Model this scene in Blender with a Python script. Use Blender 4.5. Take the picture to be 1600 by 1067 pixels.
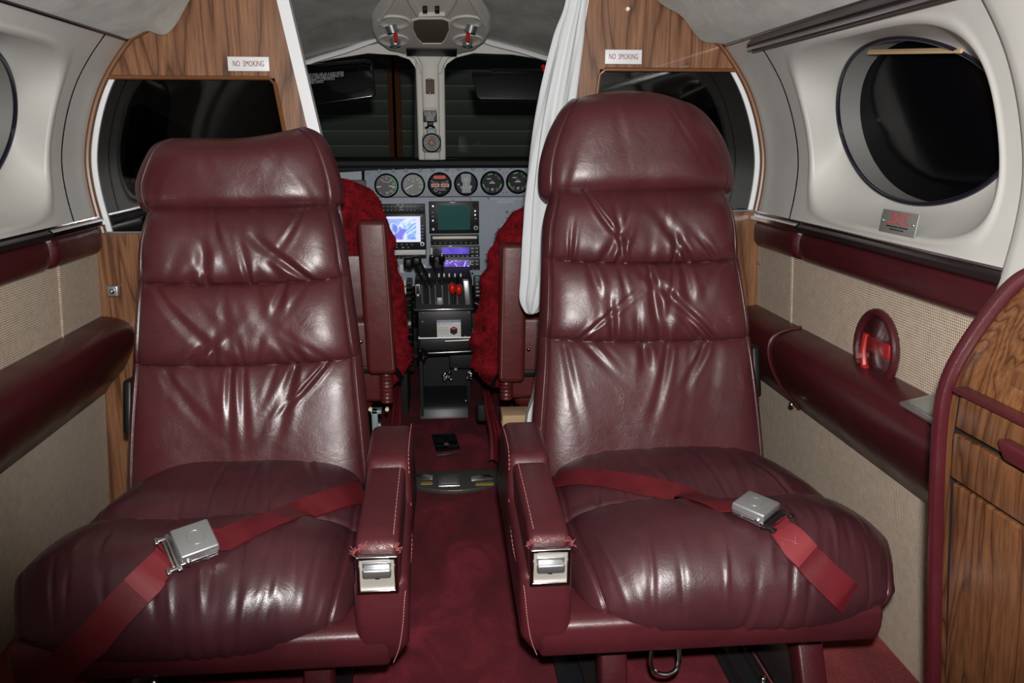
import bpy, bmesh, math, random
import numpy as np
from mathutils import Vector, Matrix
from mathutils.bvhtree import BVHTree
PI = math.pi
for o in list(bpy.data.objects): bpy.data.objects.remove(o)
scene = bpy.context.scene
COL = scene.collection
# ------------------------------------------------------------------ camera
F = 1300.0; VX, VY = 682.0, 214.0; ROLL = math.radians(1.2); H = 0.90
_d = Vector(((VX-800)/F, (533.5-VY)/F, -1)).normalized()
_u = Vector((-math.sin(ROLL), math.cos(ROLL), 0)); _u = (_u - _d*_u.dot(_d)).normalized()
_r = _d.cross(_u)
W2C = Matrix((( _r.x,_d.x,_u.x), (_r.y,_d.y,_u.y), (_r.z,_d.z,_u.z)))
C2W = W2C.transposed()
cd = bpy.data.cameras.new('camera'); cam = bpy.data.objects.new('camera', cd); COL.objects.link(cam)
cd.sensor_width = 36; cd.lens = F/1600*36; cd.clip_start = 0.01
cam.matrix_world = Matrix.Translation((0, 0, H)) @ C2W.to_4x4()
scene.camera = cam
# ------------------------------------------------------------------ light and exposure
scene.view_settings.view_transform = 'Standard'
try: scene.view_settings.look = 'None'
except Exception: pass
scene.view_settings.gamma = 1; scene.view_settings.use_curve_mapping = False
scene.view_settings.exposure = 0.0
w = bpy.data.worlds.new('world'); scene.world = w; w.use_nodes = True
w.node_tree.nodes['Background'].inputs[0].default_value = (0.8, 0.9, 1, 1)
w.node_tree.nodes['Background'].inputs[1].default_value = 0.012
fl = bpy.data.lights.new('camera_flash', 'SPOT'); fo = bpy.data.objects.new('camera_flash', fl); COL.objects.link(fo)
fl.energy = 104; fl.color = (1.0, 0.985, 0.96); fl.shadow_soft_size = 0.018
fl.spot_size = math.radians(107); fl.spot_blend = 0.42
fo.location = (0.015, -0.01, H+0.085)
fo.rotation_euler = (Vector((0.36, 1.6, 1.12)) - fo.location).to_track_quat('-Z', 'Y').to_euler()

def at(px, py, Y=None, X=None, Z=None):
    c = C2W @ Vector(((px-800)/F, (533.5-py)/F, -1)); o = Vector((0, 0, H))
    t = Y/c.y if Y is not None else (X/c.x if X is not None else (Z-H)/c.z)
    return o + c*t
def raydir(px, py): return (C2W @ Vector(((px-800)/F, (533.5-py)/F, -1))).normalized()

# ------------------------------------------------------------------ materials
def mat(name, col, rough=0.5, metal=0.0, spec=0.5, coat=0.0, trans=0.0, sheen=0.0):
    m = bpy.data.materials.new(name); m.use_nodes = True
    b = m.node_tree.nodes['Principled BSDF']
    b.inputs['Base Color'].default_value = (*col, 1); b.inputs['Roughness'].default_value = rough
    b.inputs['Metallic'].default_value = metal; b.inputs['Specular IOR Level'].default_value = spec
    b.inputs['Coat Weight'].default_value = coat; b.inputs['Transmission Weight'].default_value = trans
    b.inputs['Sheen Weight'].default_value = sheen
    return m
class N:
    def __init__(s, m): s.t = m.node_tree; s.b = s.t.nodes['Principled BSDF']
    def n(s, typ, **k):
        x = s.t.nodes.new(typ)
        for a, v in k.items(): setattr(x, a, v)
        return x
    def l(s, a, b): s.t.links.new(a, b)
    def coord(s, scale=(1,1,1), rot=(0,0,0)):
        c = s.n('ShaderNodeTexCoord'); mp = s.n('ShaderNodeMapping')
        mp.inputs['Scale'].default_value = scale; mp.inputs['Rotation'].default_value = rot
        s.l(c.outputs['Object'], mp.inputs[0]); return mp.outputs[0]
    def noise(s, v, scale, detail=4, rough=0.5, dist=0):
        x = s.n('ShaderNodeTexNoise'); x.inputs['Scale'].default_value = scale; x.inputs['Detail'].default_value = detail
        x.inputs['Roughness'].default_value = rough; x.inputs['Distortion'].default_value = dist
        s.l(v, x.inputs['Vector']); return x.outputs[0]
    def ramp(s, f, stops):
        x = s.n('ShaderNodeValToRGB'); e = x.color_ramp.elements
        while len(e) < len(stops): e.new(0.5)
        for i, (p, c) in enumerate(stops): e[i].position = p; e[i].color = (*c, 1) if len(c) == 3 else c
        s.l(f, x.inputs[0]); return x.outputs[0]
    def bump(s, h, strength=0.3, dist=0.001, prev=None):
        x = s.n('ShaderNodeBump'); x.inputs['Strength'].default_value = strength; x.inputs['Distance'].default_value = dist
        s.l(h, x.inputs['Height'])
        if prev is not None: s.l(prev, x.inputs['Normal'])
        s.l(x.outputs[0], s.b.inputs['Normal']); return x.outputs[0]
    def color(s, c): s.l(c, s.b.inputs['Base Color'])
def g3(a): return (a, a, a)

def leather(name, c1, c2, rough=0.36, worn=None):
    m = mat(name, c1, rough, coat=0.10); m.node_tree.nodes['Principled BSDF'].inputs['Coat Roughness'].default_value = 0.27; n = N(m); v = n.coord()
    f = n.noise(v, 7, 5, 0.6); col = n.ramp(f, [(0.3, c2), (0.68, c1)])
    if worn:
        f2 = n.noise(v, 38, 6, 0.7, 1.2); k = n.ramp(f2, [(0.66, g3(0)), (0.8, g3(1))])
        mx = n.n('ShaderNodeMix', data_type='RGBA'); n.l(k, mx.inputs[0]); n.l(col, mx.inputs[6]); mx.inputs[7].default_value = (*worn, 1)
        col = mx.outputs[2]
    n.color(col)
    r = n.ramp(n.noise(v, 12, 4, 0.6), [(0.3, g3(rough-0.07)), (0.7, g3(rough+0.1))]); n.l(r, n.b.inputs['Roughness'])
    vo = n.n('ShaderNodeTexVoronoi'); vo.inputs['Scale'].default_value = 620; n.l(v, vo.inputs['Vector'])
    p = n.bump(vo.outputs[0], 0.16, 0.0006)
    cr = n.noise(v, 34, 6, 0.66, 0.8); p = n.bump(cr, 0.26, 0.003, p)
    return m
M = {}
M['leather'] = leather('maroon_leather', (0.086, 0.018, 0.0225), (0.060, 0.013, 0.0165), 0.33)
M['cushion'] = leather('worn_maroon_leather', (0.074, 0.020, 0.026), (0.043, 0.0125, 0.0165), 0.34, (0.10, 0.032, 0.038))
M['armleather'] = leather('arm_maroon_leather', (0.082, 0.013, 0.018), (0.052, 0.009, 0.013), 0.37, (0.11, 0.027, 0.03))
M['vinyl'] = leather('wall_maroon_vinyl', (0.062, 0.008, 0.012), (0.05, 0.007, 0.010), 0.34)
M['brown_leather'] = leather('cockpit_leather', (0.125, 0.018, 0.018), (0.095, 0.014, 0.014), 0.42, (0.18, 0.045, 0.03))
M['seam'] = mat('dark_seam', (0.03, 0.004, 0.007), 0.7)
M['stitch'] = mat('pink_thread', (0.42, 0.17, 0.16), 0.7)
M['frayed'] = mat('frayed_leather', (0.30, 0.075, 0.075), 0.9)
M['chrome'] = mat('chrome', (0.72, 0.72, 0.74), 0.16, 1)
M['steel'] = mat('brushed_steel', (0.55, 0.56, 0.57), 0.33, 0.9)
M['buckle'] = mat('buckle_silver', (0.50, 0.51, 0.52), 0.36, 0.75)
M['latch_face'] = mat('latch_bare_metal', (0.46, 0.43, 0.38), 0.5, 0.4)
M['dark_metal'] = mat('dark_bronze_metal', (0.07, 0.05, 0.055), 0.3, 0.8)
M['black'] = mat('black_plastic', (0.006, 0.006, 0.007), 0.4, 0, 0.3)
M['black_soft'] = mat('black_soft', (0.006, 0.006, 0.007), 0.7)
M['black_gloss'] = mat('black_gloss', (0.004, 0.004, 0.005), 0.12)
M['black_box'] = mat('black_crackle_paint', (0.012, 0.013, 0.015), 0.38)
M['white_paint'] = mat('white_edge', (0.85, 0.85, 0.88), 0.35)
M['sign_white'] = mat('sign_white', (0.8, 0.8, 0.82), 0.4)
M['sign_red'] = mat('sign_red', (0.22, 0.01, 0.015), 0.5)
M['worn_plate'] = mat('worn_plate_metal', (0.16, 0.15, 0.14), 0.4, 0.7)
M['handle_red'] = mat('dull_red_handle', (0.33, 0.012, 0.012), 0.4)
M['red'] = mat('red_plastic', (0.62, 0.015, 0.01), 0.35)
M['white'] = mat('white_marking', (0.8, 0.8, 0.78), 0.5)
M['green'] = mat('green_marking', (0.12, 0.62, 0.22), 0.5)
M['orange'] = mat('orange_marking', (0.75, 0.10, 0.03), 0.5)
M['dial'] = mat('dial_grey', (0.16, 0.16, 0.16), 0.5, 0, 0.15)
M['dial_light'] = mat('dial_light_grey', (0.33, 0.335, 0.345), 0.5, 0, 0.15)
M['dial_dark'] = mat('dial_dark', (0.022, 0.024, 0.028), 0.5, 0, 0.15)
M['panel_marks'] = mat('grey_print', (0.35, 0.37, 0.4), 0.5)
M['cream'] = mat('cream_strip', (0.92, 0.88, 0.72), 0.4)
M['speaker'] = mat('speaker_mesh', (0.10, 0.085, 0.055), 0.8)
M['brown_bit'] = mat('brown_card', (0.10, 0.05, 0.03), 0.6)
M['teal'] = mat('teal_plastic', (0.12, 0.33, 0.34), 0.5)
M['bracket'] = mat('green_grey_paint', (0.33, 0.42, 0.42), 0.4, 0.3)
M['foam'] = mat('tan_foam', (0.62, 0.42, 0.25), 0.9)
M['gasket'] = mat('window_gasket', (0.012, 0.010, 0.020), 0.2)
M['liner'] = mat('window_liner_grey', (0.22, 0.22, 0.21), 0.6)
M['tan'] = mat('tan_shade_bar', (0.50, 0.34, 0.19), 0.6)
M['placard'] = mat('placard_metal', (0.34, 0.35, 0.33), 0.42, 0.5)
M['placard_red'] = mat('placard_red', (0.45, 0.05, 0.06), 0.5)
M['clear'] = mat('clear_plastic', (0.9, 0.9, 0.9), 0.05)
# clear plastic: mostly transparent
def glassy(name, tint, mixf, rough=0.03, refl=(1,1,1)):
    m = bpy.data.materials.new(name); m.use_nodes = True; t = m.node_tree; t.nodes.clear()
    o = t.nodes.new('ShaderNodeOutputMaterial'); a = t.nodes.new('ShaderNodeBsdfTransparent'); a.inputs[0].default_value = (*tint, 1)
    b = t.nodes.new('ShaderNodeBsdfGlossy'); b.inputs['Roughness'].default_value = rough; b.inputs[0].default_value = (*refl, 1)
    x = t.nodes.new('ShaderNodeMixShader'); fr = t.nodes.new('ShaderNodeFresnel'); fr.inputs[0].default_value = 1.45
    mu = t.nodes.new('ShaderNodeMath'); mu.operation = 'MULTIPLY'; mu.inputs[1].default_value = mixf
    t.links.new(fr.outputs[0], mu.inputs[0]); t.links.new(mu.outputs[0], x.inputs[0])
    t.links.new(a.outputs[0], x.inputs[1]); t.links.new(b.outputs[0], x.inputs[2]); t.links.new(x.outputs[0], o.inputs[0])
    return m
M['clear'] = glassy('clear_plastic', (0.85, 0.85, 0.85), 0.35, 0.12)
M['windscreen_glass'] = glassy('windscreen_glass', (0.88, 0.92, 0.9), 0.15)
M['smoked_glass'] = glassy('smoked_glass', (0.30, 0.30, 0.30), 1.0, 0.05)
M['dark_pane'] = mat('dark_window_pane', (0.002, 0.002, 0.003), 0.16, 0, 0.12)
n = N(M['dark_pane']); n.bump(n.noise(n.coord(), 7, 2, 0.4), 0.12, 0.02)

def screen(name, strength, stops, scale=30, rough=0.15):
    m = mat(name, (0.01, 0.01, 0.015), rough); n = N(m); v = n.coord()
    c = n.ramp(n.noise(v, scale, 3, 0.5, 1.0), stops)
    n.l(c, n.b.inputs['Emission Color']); n.b.inputs['Emission Strength'].default_value = strength
    return m
M['map_screen'] = screen('map_screen', 1.0, [(0.40, (0.25, 0.22, 0.85)), (0.47, (0.30, 0.55, 0.95)), (0.53, (0.9, 0.92, 1.0)), (0.56, (0.3, 0.6, 0.95)), (0.65, (0.5, 0.35, 0.9))], 20)
M['map_rim'] = mat('map_rim_glow', (0.1, 0.1, 0.1)); N(M['map_rim']).b.inputs['Emission Color'].default_value = (0.72, 0.75, 1, 1); N(M['map_rim']).b.inputs['Emission Strength'].default_value = 1.0
M['green_screen'] = mat('green_crt_screen', (0.012, 0.05, 0.048), 0.13)
M['green_screen'].node_tree.nodes['Principled BSDF'].inputs['Emission Color'].default_value = (0.02, 0.09, 0.085, 1)
M['green_screen'].node_tree.nodes['Principled BSDF'].inputs['Emission Strength'].default_value = 0.3
M['blue_screen'] = screen('blue_display', 1.0, [(0.35, (0.08, 0.05, 0.5)), (0.65, (0.18, 0.12, 0.75))], 12)
M['violet_screen'] = screen('violet_display', 1.0, [(0.42, (0.12, 0.06, 0.42)), (0.55, (0.25, 0.18, 0.7)), (0.62, (0.75, 0.7, 1.0))], 60)

m = M['suede'] = mat('grey_suede', (0.30, 0.29, 0.26), 0.95, sheen=0.3); n = N(m); v = n.coord((1, 1, 1))
f = n.noise(v, 7, 6, 0.62, 0.6); n.color(n.ramp(f, [(0.32, (0.25, 0.243, 0.218)), (0.55, (0.41, 0.395, 0.355)), (0.75, (0.52, 0.50, 0.455))])); n.bump(n.noise(v, 60, 4), 0.3, 0.002)
m = M['suede_dark'] = mat('cockpit_grey_suede', (0.2, 0.195, 0.18), 0.95); n = N(m); v = n.coord((1, 1, 1))
f = n.noise(v, 6, 6, 0.62, 0.8); n.color(n.ramp(f, [(0.3, (0.34, 0.335, 0.305)), (0.7, (0.60, 0.585, 0.535))])); n.bump(n.noise(v, 60, 4), 0.3, 0.002)
m = M['plastic'] = mat('ivory_plastic', (0.56, 0.55, 0.52), 0.42); n = N(m); v = n.coord()
n.color(n.ramp(n.noise(v, 4, 5, 0.6), [(0.3, (0.50, 0.49, 0.46)), (0.7, (0.60, 0.59, 0.56))])); n.bump(n.noise(v, 300, 2), 0.06, 0.0006)
m = M['console_plastic'] = mat('console_grey_plastic', (0.66, 0.635, 0.585), 0.5)
m = M['panel_grey'] = mat('panel_blue_grey', (0.21, 0.25, 0.31), 0.5); n = N(m); v = n.coord()
n.color(n.ramp(n.noise(v, 90, 5, 0.7), [(0.3, (0.31, 0.36, 0.43)), (0.7, (0.38, 0.43, 0.51))]))

def carpet(name, a, b, c):
    m = mat(name, a, 0.95, sheen=0.04, spec=0.1); n = N(m); v = n.coord(); vs = n.coord((1.6, 0.9, 1))
    f = n.noise(vs, 5.5, 6, 0.62, 0.7); col = n.ramp(f, [(0.32, a), (0.52, b), (0.72, c)])
    f2 = n.noise(v, 420, 2, 0.7); k = n.ramp(f2, [(0.3, g3(0.55)), (0.65, g3(1.15))])
    mx = n.n('ShaderNodeMix', data_type='RGBA', blend_type='MULTIPLY'); mx.inputs[0].default_value = 1; n.l(col, mx.inputs[6]); n.l(k, mx.inputs[7])
    n.color(mx.outputs[2]); p = n.bump(f2, 0.8, 0.004); n.bump(f, 0.5, 0.01, p); return m
M['carpet'] = carpet('wine_carpet', (0.10, 0.007, 0.013), (0.155, 0.011, 0.022), (0.32, 0.026, 0.055))
M['carpet_side'] = carpet('side_carpet', (0.17, 0.028, 0.028), (0.24, 0.035, 0.038), (0.32, 0.06, 0.055))
m = M['fur'] = mat('red_sheepskin', (0.19, 0.008, 0.012), 0.85, spec=0.15); n = N(m); v = n.coord()
n.color(n.ramp(n.noise(v, 26, 5, 0.65), [(0.32, (0.06, 0.002, 0.004)), (0.68, (0.33, 0.010, 0.018))])); n.bump(n.noise(v, 170, 4), 0.9, 0.006)
m = M['webbing'] = mat('red_webbing', (0.24, 0.012, 0.022), 0.42); n = N(m); v = n.coord()
n.color(n.ramp(n.noise(v, 20, 3), [(0.3, (0.085, 0.007, 0.011)), (0.7, (0.14, 0.012, 0.018))])); n.bump(n.noise(v, 700, 2), 0.4, 0.0006)
M['webbing_light'] = mat('bright_red_webbing', (0.21, 0.026, 0.033), 0.42)
m = M['cloth'] = mat('white_cloth', (0.68, 0.70, 0.72), 0.8); n = N(m); n.bump(n.noise(n.coord(), 40, 5), 0.3, 0.003)
m = M['tweed'] = mat('beige_tweed', (0.45, 0.36, 0.27), 0.9); n = N(m)
c = n.n('ShaderNodeTexCoord'); sp = n.n('ShaderNodeSeparateXYZ'); n.l(c.outputs['Object'], sp.inputs[0])
def mth(op, a, b=None):
    x = n.n('ShaderNodeMath', operation=op)
    for i, q in enumerate((a, b)):
        if q is None: continue
        if isinstance(q, (int, float)): x.inputs[i].default_value = q
        else: n.l(q, x.inputs[i])
    return x.outputs[0]
KK = 2*PI/0.0095
s1 = mth('ABSOLUTE', mth('SINE', mth('MULTIPLY', sp.outputs[1], KK))); s2 = mth('ABSOLUTE', mth('SINE', mth('MULTIPLY', sp.outputs[2], KK*1.1)))
f = mth('MULTIPLY', s1, s2); fn = n.noise(c.outputs['Object'], 60, 4, 0.7); ff = mth('ADD', mth('MULTIPLY', f, 0.75), mth('MULTIPLY', fn, 0.55))
n.color(n.ramp(ff, [(0.45, (0.60, 0.50, 0.385)), (0.72, (0.47, 0.37, 0.28)), (0.95, (0.17, 0.10, 0.08))])); n.bump(f, 0.5, 0.0015)

def wood(name, axis='z', dark=1.0, s=1.0, tint=(1, 1, 1)):
    m = mat(name, (0.3, 0.14, 0.06), 0.33, coat=0.15); n = N(m)
    sc = {'z': (1.0, 1.0, 0.10), 'y': (1.0, 0.10, 1.0)}[axis]; v = n.coord(sc)
    n1 = n.noise(v, 5.5*s, 3, 0.55, 0.35)
    sn = n.n('ShaderNodeMath', operation='MULTIPLY'); n.l(n1, sn.inputs[0]); sn.inputs[1].default_value = 17
    fr2 = n.n('ShaderNodeMath', operation='FRACT'); n.l(sn.outputs[0], fr2.inputs[0])
    c1 = n.ramp(fr2.outputs[0], [(0.0, (0.13*dark, 0.055*dark, 0.026*dark)), (0.10, (0.26*dark, 0.12*dark, 0.058*dark)), (0.45, (0.33*dark, 0.16*dark, 0.082*dark)), (0.85, (0.25*dark, 0.112*dark, 0.054*dark)), (1.0, (0.11*dark, 0.045*dark, 0.02*dark))])
    tn = n.n('ShaderNodeMix', data_type='RGBA', blend_type='MULTIPLY'); tn.inputs[0].default_value = 1; n.l(c1, tn.inputs[6]); tn.inputs[7].default_value = (*tint, 1); c1 = tn.outputs[2]
    f = n.noise(n.coord((sc[0], sc[1], sc[2]*0.4)), 210, 5, 0.7); k = n.ramp(f, [(0.32, g3(0.5)), (0.6, g3(1.1))])
    mx = n.n('ShaderNodeMix', data_type='RGBA', blend_type='MULTIPLY'); mx.inputs[0].default_value = 1; n.l(c1, mx.inputs[6]); n.l(k, mx.inputs[7]); n.color(mx.outputs[2])
    return m
M['wood'] = wood('walnut_veneer', 'z', 0.88, 1.0, (1, 0.95, 0.91))
M['wood_cab'] = wood('walnut_cabinet', 'z', 0.50, 1.3, (1, 0.86, 0.68))
M['wood_edge'] = mat('walnut_edge', (0.16, 0.06, 0.02), 0.35)
m = M['hangar'] = mat('hangar_siding', (0.2, 0.2, 0.17), 0.6); n = N(m)
c = n.n('ShaderNodeTexCoord'); sp = n.n('ShaderNodeSeparateXYZ'); n.l(c.outputs['Object'], sp.inputs[0])
fr = mth('FRACT', mth('MULTIPLY', sp.outputs[2], 8.5)); n.color(n.ramp(fr, [(0.0, (0.60, 0.60, 0.52)), (0.06, (0.60, 0.60, 0.52)), (0.11, (0.19, 0.19, 0.16)), (0.9, (0.30, 0.30, 0.26))])); n.bump(fr, 0.4, 0.03)
M['post'] = mat('rust_post', (0.42, 0.11, 0.05), 0.8)

# ------------------------------------------------------------------ mesh helpers
ORG = {}
def root(name, label, cat, loc=(0,0,0), group=None):
    o = bpy.data.objects.new(name, None); COL.objects.link(o); o.location = loc; o.empty_display_size = 0.05
    o['label'] = label; o['category'] = cat
    if group: o['group'] = group
    ORG[o.name] = Vector(loc); return o
def link(name, me, material, parent=None, smooth=True, angle=35):
    o = bpy.data.objects.new(name, me); COL.objects.link(o)
    if parent is not None:
        og = ORG[parent.name]; me.transform(Matrix.Translation(-og)); o.parent = parent; ORG[o.name] = og
    else: ORG[o.name] = Vector((0, 0, 0))
    if material: me.materials.append(M[material] if isinstance(material, str) else material)
    if smooth and len(me.polygons):
        me.polygons.foreach_set('use_smooth', [True]*len(me.polygons))
        me.set_sharp_from_angle(angle=math.radians(angle))
    return o
def centre(o):
    """put the origin of a one-mesh thing at its base"""
    vs = [v.co for v in o.data.vertices]
    c = Vector(((min(v.x for v in vs)+max(v.x for v in vs))/2, (min(v.y for v in vs)+max(v.y for v in vs))/2, min(v.z for v in vs)))
    o.data.transform(Matrix.Translation(-c)); o.location = c; ORG[o.name] = c; return o
def tag(o, label=None, cat=None, group=None, kind=None):
    if label: o['label'] = label
    if cat: o['category'] = cat
    if group: o['group'] = group
    if kind: o['kind'] = kind
    return o
def struct(name, g, material, parent=None, **k):
    o = g.build(name, material, parent, **k)
    if parent is None: o['kind'] = 'structure'
    return o
class G:
    def __init__(s): s.bm = bmesh.new()
    def add(s, verts, faces):
        vs = [s.bm.verts.new(v) for v in verts]
        for f in faces:
            try: s.bm.faces.new([vs[i] for i in f])
            except ValueError: pass
        return s
    def merge(s, b2):
        me = bpy.data.meshes.new('t'); b2.to_mesh(me); b2.free(); s.bm.from_mesh(me); bpy.data.meshes.remove(me); return s
    def box(s, x0, x1, y0, y1, z0, z1, r=0.0, seg=3, m=None):
        b = bmesh.new(); bmesh.ops.create_cube(b, size=1)
        for v in b.verts: v.co = Vector(((x0+x1)/2+v.co.x*(x1-x0), (y0+y1)/2+v.co.y*(y1-y0), (z0+z1)/2+v.co.z*(z1-z0)))
        if r > 0: bmesh.ops.bevel(b, geom=b.edges[:], offset=r, segments=seg, profile=0.5, affect='EDGES')
        if m is not None: bmesh.ops.transform(b, matrix=m, verts=b.verts)
        return s.merge(b)
    def prism(s, poly, axis, a0, a1, r=0.0, seg=3, m=None):
        b = bmesh.new()
        def P(p, a): return {'x': (a, p[0], p[1]), 'y': (p[0], a, p[1]), 'z': (p[0], p[1], a)}[axis]
        A = [b.verts.new(P(p, a0)) for p in poly]; B = [b.verts.new(P(p, a1)) for p in poly]; k = len(poly)
        b.faces.new(A); b.faces.new(B[::-1])
        for i in range(k): b.faces.new((A[i], B[i], B[(i+1) % k], A[(i+1) % k]))
        bmesh.ops.recalc_face_normals(b, faces=b.faces)
        if r > 0: bmesh.ops.bevel(b, geom=b.edges[:], offset=r, segments=seg, profile=0.5, affect='EDGES', clamp_overlap=True)
        if m is not None: bmesh.ops.transform(b, matrix=m, verts=b.verts)
        return s.merge(b)
    def cyl(s, p0, p1, r0, r1=None, seg=24, cap=True):
        r1 = r0 if r1 is None else r1; p0 = Vector(p0); p1 = Vector(p1); d = (p1-p0).normalized()
        a = d.orthogonal().normalized(); b = d.cross(a); vs = []; fs = []
        for p, r in ((p0, r0), (p1, r1)):
            for i in range(seg): t = 2*PI*i/seg; vs.append(p+a*(r*math.cos(t))+b*(r*math.sin(t)))
        for i in range(seg): j = (i+1) % seg; fs.append((i, j, seg+j, seg+i))
        if cap: fs += [tuple(range(seg))[::-1], tuple(range(seg, 2*seg))]
        return s.add(vs, fs)
    def tube(s, pts, r, seg=8, closed=False, flat=1.0):
        pts = [Vector(p) for p in pts]; k = len(pts); vs = []; fs = []; prev = None
        for i in range(k):
            d = (pts[(i+1) % k]-pts[i-1]) if closed else (pts[min(i+1, k-1)]-pts[max(i-1, 0)])
            d = d.normalized() if d.length > 1e-9 else Vector((0, 0, 1))
            if prev is None: a = d.orthogonal().normalized()
            else: a = (prev-d*prev.dot(d)); a = a.normalized() if a.length > 1e-6 else d.orthogonal().normalized()
            prev = a; b = d.cross(a); rr = r[i] if isinstance(r, (list, tuple)) else r
            for q in range(seg): t = 2*PI*q/seg; vs.append(pts[i]+a*(rr*math.cos(t))+b*(rr*flat*math.sin(t)))
        for i in range(k if closed else k-1):
            j = (i+1) % k
            for q in range(seg): q2 = (q+1) % seg; fs.append((i*seg+q, i*seg+q2, j*seg+q2, j*seg+q))
        if not closed: fs += [tuple(range(seg))[::-1], tuple(range((k-1)*seg, k*seg))]
        return s.add(vs, fs)
    def ring(s, c, nrm, r_out, r_in, depth, seg=40, up=None, ax=1.0):
        """flat-faced bezel ring: centre c is its back, nrm its facing direction"""
        c = Vector(c); nrm = Vector(nrm).normalized(); a = nrm.orthogonal().normalized(); b = nrm.cross(a); prof = [(r_in, 0), (r_in, depth*0.7), ((r_in+r_out)/2, depth), (r_out, depth*0.7), (r_out, 0)]
        vs = []; fs = []; k = len(prof)
        for i in range(seg):
            t = 2*PI*i/seg; dd = a*math.cos(t)+b*math.sin(t)
            for r, h in prof: vs.append(c+dd*r+nrm*h)
        for i in range(seg):
            j = (i+1) % seg
            for q in range(k-1): fs.append((i*k+q, j*k+q, j*k+q+1, i*k+q+1))
        return s.add(vs, fs)
    def sphere(s, c, r, m=None, seg=16):
        b = bmesh.new(); bmesh.ops.create_uvsphere(b, u_segments=seg, v_segments=seg//2, radius=1)
        rr = r if isinstance(r, (tuple, list)) else (r, r, r)
        for v in b.verts: v.co = Vector((v.co.x*rr[0], v.co.y*rr[1], v.co.z*rr[2]))
        if m is not None: bmesh.ops.transform(b, matrix=m, verts=b.verts)
        bmesh.ops.translate(b, vec=Vector(c), verts=b.verts); return s.merge(b)
    def grid(s, P):
        """P: array (n,m,3)"""
        nn, mm = P.shape[:2]; vs = [Vector(p) for p in P.reshape(-1, 3)]
        fs = [(i*mm+j, (i+1)*mm+j, (i+1)*mm+j+1, i*mm+j+1) for i in range(nn-1) for j in range(mm-1)]
        return s.add(vs, fs)
    def weld(s, d=1e-5):
        bmesh.ops.remove_doubles(s.bm, verts=s.bm.verts, dist=d); bmesh.ops.recalc_face_normals(s.bm, faces=s.bm.faces); return s
    def build(s, name, material, parent=None, smooth=True, angle=35, recalc=True):
        if recalc: bmesh.ops.recalc_face_normals(s.bm, faces=s.bm.faces)
        me = bpy.data.meshes.new(name); s.bm.to_mesh(me); s.bm.free(); return link(name, me, material, parent, smooth, angle)
def text(body, size, c, right, up, material, parent, name='lettering', depth=0.0003, sx=1.0):
    cu = bpy.data.curves.new('t', 'FONT'); cu.body = body; cu.size = size; cu.align_x = 'CENTER'; cu.align_y = 'CENTER'; cu.extrude = depth; cu.resolution_u = 2
    o = bpy.data.objects.new('t', cu); COL.objects.link(o); bpy.context.view_layer.update()
    me = bpy.data.meshes.new_from_object(o.evaluated_get(bpy.context.evaluated_depsgraph_get())); bpy.data.objects.remove(o); bpy.data.curves.remove(cu)
    R = Vector(right).normalized(); U = Vector(up).normalized(); Nn = R.cross(U)
    mt = Matrix(((R.x*sx, U.x, Nn.x, c[0]), (R.y*sx, U.y, Nn.y, c[1]), (R.z*sx, U.z, Nn.z, c[2]), (0, 0, 0, 1)))
    me.transform(mt); me.materials.clear(); return link(name, me, material, parent, False)
def frame(c, right, up):
    R = Vector(right).normalized(); U = (Vector(up)-R*Vector(up).dot(R)).normalized(); Nn = R.cross(U)
    return Matrix(((R.x, U.x, Nn.x, c[0]), (R.y, U.y, Nn.y, c[1]), (R.z, U.z, Nn.z, c[2]), (0, 0, 0, 1)))
def cr(pts, k=8):
    """catmull-rom through the points"""
    pts = [np.array(p, float) for p in pts]; out = []
    for i in range(len(pts)-1):
        p0 = pts[max(i-1, 0)]; p1 = pts[i]; p2 = pts[i+1]; p3 = pts[min(i+2, len(pts)-1)]
        for j in range(k):
            t = j/k; out.append(0.5*((2*p1)+(-p0+p2)*t+(2*p0-5*p1+4*p2-p3)*t*t+(-p0+3*p1-3*p2+p3)*t**3))
    out.append(pts[-1]); return out

# ================================================================== THE SETTING
YB = 1.90                       # the bulkhead
CZ = [0.66, .70, .78, .85, .92, .99, 1.047, 1.10, 1.13]; CX = [0.730, .737, .750, .752, .738, .712, .678, .635, .60]
_cc = np.array(cr(list(zip(CZ, CX)), 8))
def Xc(z): return np.interp(z, _cc[:, 0], _cc[:, 1])
# floor
g = G(); g.box(-0.56, 0.50, -0.6, 3.4, -0.03, 0.0); struct('floor', g, 'carpet')
g = G(); g.box(0.50, 0.86, -0.6, 3.4, -0.03, 0.004); struct('floor', g, 'carpet_side')
g = G(); g.box(-0.86, -0.56, -0.6, 3.4, -0.03, 0.004); struct('floor', g, 'carpet_side')

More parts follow.
